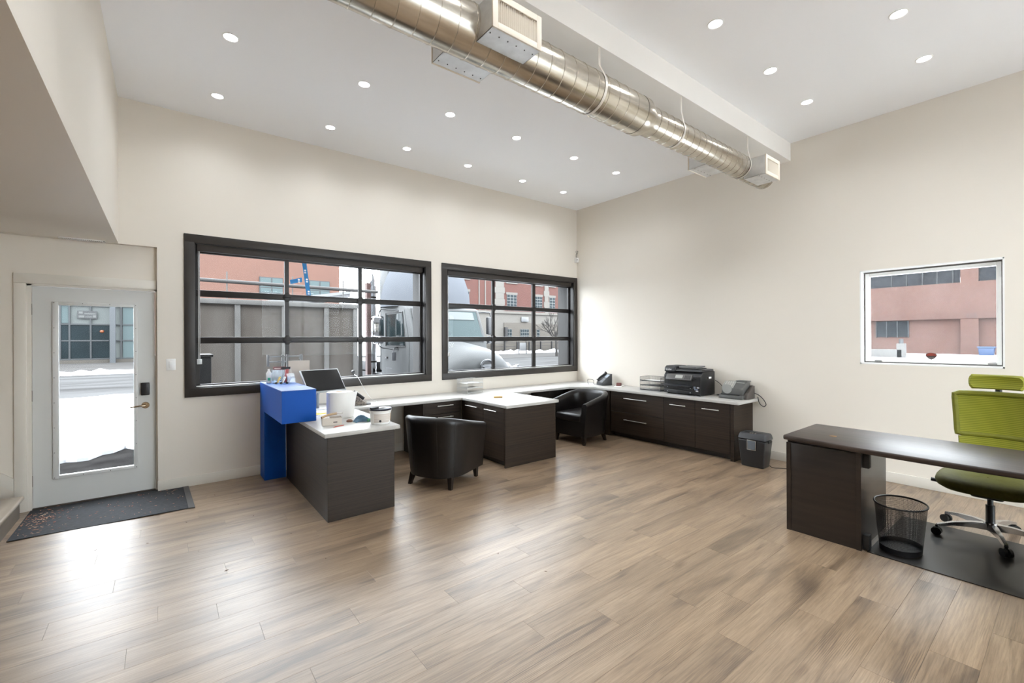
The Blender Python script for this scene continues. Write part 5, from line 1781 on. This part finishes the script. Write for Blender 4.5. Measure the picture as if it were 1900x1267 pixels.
tag(MB().lathe([(0, -.12), (.1, -.07), (.13, 0), (.1, .07), (0, .12)], (-3.62, 45.3, 2.24), 16).build('shop_lamp', mat('warm_lamp', (255, 140, 70), .5, emit=1.2)), 'small glowing orange lamp in the shop window across the street', 'lamp')

# ------------------------------------------------------------------ red brick building with stone base
M_rb = brick_mat('red_brick', (188, 102, 80), (172, 88, 68), (190, 140, 122), 2.0, 'X')
M_stone = mat('cream_stone', (222, 214, 202), .8, var=.05, vscale=(1, 1, 3))
M_stone2 = mat('buff_block', (196, 184, 168), .8, rgb2=(178, 166, 150), vscale=(1, 1, 6))
bb_ = thing('brick_building', (38, 46, GZ), 'red brick building with cream stone base and quoins across the street', 'building')
B(24.5, 62, 45, 58, 4.95, 16).build('upper_wall', M_rb, bb_, smooth=0)
B(24.5, 62, 45, 58, GZ, 4.95).build('base_wall', M_stone, bb_, smooth=0)
B(24.5, 62, 44.8, 45, 4.75, 5.05).build('cornice', M_stone, bb_, smooth=0)
B(33.9, 38.5, 44.9, 45.02, GZ, 3.6).build('infill', M_stone2, bb_, smooth=0)
B(38.95, 47, 44.9, 45.02, GZ, 3.5).build('infill', M_stone2, bb_, smooth=0)
for x0, x1 in ((32.6, 33.9), (40.85, 41.55), (48.2, 49)):
    for k in range(14):
        z = 5.05 + .75 * k
        dx = .14 if k % 2 else 0
        B(x0 - dx, x1 + dx, 44.9, 45.02, z, z + .74).build('quoin', M_stone, bb_, smooth=0)
for x in (30.17, 31.08):
    B(x - .07, x + .07, 44.93, 45.02, 4.95, 15).build('pilaster_strip', M_stone, bb_, smooth=0)
M_wfr = mat('window_white', (226, 226, 222), .5)
M_wgl = mat('far_glass', (120, 136, 142), .3, spec=.05)


def far_window(parent, x0, x1, z0, z1, y, nx, nz, lintel=True):
    w = B(x0, x1, y - .06, y + .02, z0, z1).build('window', M_wfr, parent, smooth=0)
    for i in range(nx):
        for j in range(nz):
            a = x0 + (x1 - x0) * (i + .09) / nx
            b_ = x0 + (x1 - x0) * (i + .91) / nx
            c = z0 + (z1 - z0) * (j + .09) / nz
            d = z0 + (z1 - z0) * (j + .91) / nz
            B(a, b_, y - .075, y - .06, c, d).build('pane', M_wgl, w, smooth=0)
    if lintel:
        B(x0 - .12, x1 + .12, y - .08, y + .02, z1, z1 + .28).build('lintel', M_stone, parent, smooth=0)
        B(x0 - .12, x1 + .12, y - .10, y + .02, z0 - .16, z0).build('sill', M_stone, parent, smooth=0)


for x0, x1 in ((34.4, 36.0), (39.15, 40.4), (41.75, 42.8), (28.0, 28.75), (26.4, 27.2), (44.5, 46)):
    far_window(bb_, x0, x1, 5.65, 7.2, 45, 3 if x1 - x0 > 1.1 else 2, 4)
    far_window(bb_, x0, x1, 8.75, 10.3, 45, 3 if x1 - x0 > 1.1 else 2, 4)
for x0, x1, nx in ((34.3, 35.1, 2), (36.5, 37.95, 4), (39.3, 39.85, 1)):
    far_window(bb_, x0, x1, 1.5, 2.8, 44.9, nx, 3, False)
B(33.85, 34.28, 44.6, 44.92, 1.2, 3.0).build('shutter', mat('dark_shutter', (84, 82, 84), .6), bb_, smooth=0)
B(36.65, 37.82, 44.75, 44.9, 3.75, 4.38, bev=.03).build('wall_sign', mat('sign_white', (236, 238, 240), .4), bb_)
# fence
fe = thing('iron_fence', (36, 42, GZ), 'dark iron fence with posts across the street', 'fence')
for k in range(14):
    x = 28 + k * 1.9
    B(x - .08, x + .08, 41.95, 42.1, GZ, 1.2).build('post', M_grille, fe, smooth=0)
for z in (.25, .65, 1.05):
    B(28, 52.8, 42.0, 42.04, z - .025, z + .025).build('rail', M_grille, fe, smooth=0)
B(28, 52.8, 42.5, 42.6, GZ, .95).build('low_wall', M_stone2, fe, smooth=0)
ss = thing('street_notice', (33.0, 38.5, GZ), 'white notice board on dark posts by the fence', 'notice board')
B(31.2, 32.1, 38.45, 38.5, .22, 1.10, bev=.02).build('board', mat('sign_white', (236, 238, 240)), ss)
for x in (31.1, 32.15):
    B(x - .04, x + .04, 38.44, 38.52, GZ, 1.25).build('post', M_grille, ss, smooth=0)
# bare tree
tr_ = thing('bare_tree', (29.7, 31.0, GZ), 'leafless street tree seen at the right side of the window', 'tree')
rt_ = random.Random(4)
trunk = MB().tube([(29.7, 31, GZ), (29.65, 31, 1.0), (29.5, 31, 2.2)], .12, 8, taper=[.14, .11, .08])
trunk.build('trunk', mat('bark', (92, 84, 78), .9), tr_)
br_ = MB()
def branch(p, d, l, r, dep):
    q = p + d * l
    m_ = (p + q) / 2 + Vector((rt_.uniform(-1, 1), rt_.uniform(-1, 1), rt_.uniform(-1, 1))) * l * .06
    br_.tube([p, m_, q], r, 4, taper=[r, r * .85, r * .65])
    if dep:
        for k in range(3):
            e = (d + Vector((rt_.uniform(-.8, .8), rt_.uniform(-.8, .8), rt_.uniform(-.25, .7)))).normalized()
            branch(p + (q - p) * rt_.uniform(.45, 1), e, l * rt_.uniform(.55, .8), r * .6, dep - 1)
for k in range(7):
    a = 2 * PI * k / 7
    branch(Vector((29.62, 31, 1.0 + .15 * k)), Vector((math.cos(a) * .9, math.sin(a) * .5, .75)).normalized(), 1.25, .06, 3)
br_.build('branches', mat('bark', (92, 84, 78)), tr_, smooth=0)

# ------------------------------------------------------------------ building seen through the small window
KX, KF = 48.0, 48.0 / 30.0
def ky(v):
    return v * KF
def kz(v):
    return 1.55 + (v - 1.55) * KF
M_ob = brick_mat('orange_brick', (196, 136, 112), (182, 120, 98), (204, 164, 146), 1.6, 'Y')
M_obd = brick_mat('orange_brick_b', (188, 130, 108), (176, 116, 96), (204, 164, 146), 1.6, 'Y')
sbd = thing('side_building', (KX, 6, GZ), 'orange brick building with ribbon windows beyond the small white window', 'building')
ob = MB()
ob.box(KX, KX + 8, -30, 30, kz(2.40), kz(4.15))
ob.box(KX, KX + 8, -30, 30, kz(4.85), kz(8))
ob.box(KX + .35, KX + 8, -30, 30, GZ, kz(2.40))
for y0, y1 in ((2.95, 3.55), (-1.5, -.9), (7.2, 7.8)):
    ob.box(KX, KX + 8, ky(y0), ky(y1), GZ, kz(2.40))
    ob.box(KX, KX + 8, ky(y0), ky(y1), kz(4.15), kz(4.85))
ob.build('brick_wall', M_ob, sbd, smooth=0)
B(KX - .04, KX, -30, 30, kz(2.42), kz(2.70)).build('soldier_course', M_obd, sbd, smooth=0)
M_rg = mat('ribbon_glass', (128, 132, 138), .3, spec=.05, rgb2=(92, 94, 98), vscale=(.3, .35, .3))
for a, b_ in ((3.57, 3.80), (3.83, 4.36), (4.39, 4.90), (4.93, 5.5), (5.53, 6.1), (6.13, 7.15), (2.2, 2.92), (1.4, 2.17), (.6, 1.37)):
    B(KX + .2, KX + .25, ky(a), ky(b_), kz(4.15), kz(4.85)).build('ribbon_pane', M_rg, sbd, smooth=0)
for a in (3.815, 4.375, 4.915, 5.515, 6.115, 2.185, 1.385):
    B(KX + .12, KX + .27, ky(a - .02), ky(a + .02), kz(4.15), kz(4.85)).build('mullion', M_grille, sbd, smooth=0)
for a, b_ in ((5.49, 5.89), (5.92, 6.32), (6.35, 6.76)):
    B(KX + .25, KX + .34, ky(a), ky(b_), kz(1.56), kz(2.37)).build('low_pane', mat('low_dark_glass', (84, 92, 98), .3, spec=.05), sbd, smooth=0)
for a in (5.47, 5.905, 6.335, 6.78):
    B(KX + .2, KX + .34, ky(a - .02), ky(a + .02), kz(1.53), kz(2.38)).build('low_mullion', M_frame2, sbd, smooth=0)
text('wall_number', '115', (KX - .045, ky(3.18), kz(2.54)), .42, mat('number_brown', (120, 84, 70), .6), sbd, ROT_FX, ext=.01)
ter = B(30, KX + .35, -30, 30, GZ, .2).build('raised_terrace', M_snow, smooth=0)
tag(ter, 'raised snowy terrace before the orange brick building', 'terrace', kind='structure')
rw = thing('retaining_wall', (38.4, 8, GZ), 'low concrete retaining wall beside the orange brick building', 'wall')
B(38.2, 38.6, 7.25, 13, GZ, .73, bev=.03).build('wall', mat('pale_concrete', (206, 202, 196), .85, var=.06), rw)
B(38.2, 38.7, 7.12, 7.54, GZ, 1.12, bev=.03).build('pier', mat('pale_concrete', (206, 202, 196)), rw)
MB().cyl((38.4, 7.33, 1.12), (38.4, 7.33, 1.42), .12, n=16).build('cap_lamp', mat('lamp_grey', (120, 124, 126), .4), rw)
tb = thing('blue_tub', (46.6, 4.2, .2), 'bright blue lidded plastic tub on the snow outside the small window', 'tub')
taper_box(46.2, 46.9, 3.82, 4.53, .2, 46.15, 46.95, 3.77, 4.58, .74, .04).build('tub', mat('tub_blue', (96, 148, 220), .4), tb)
B(46.1, 47.0, 3.72, 4.63, .74, .84, bev=.02).build('lid', mat('tub_lid_blue', (118, 168, 232), .4), tb)
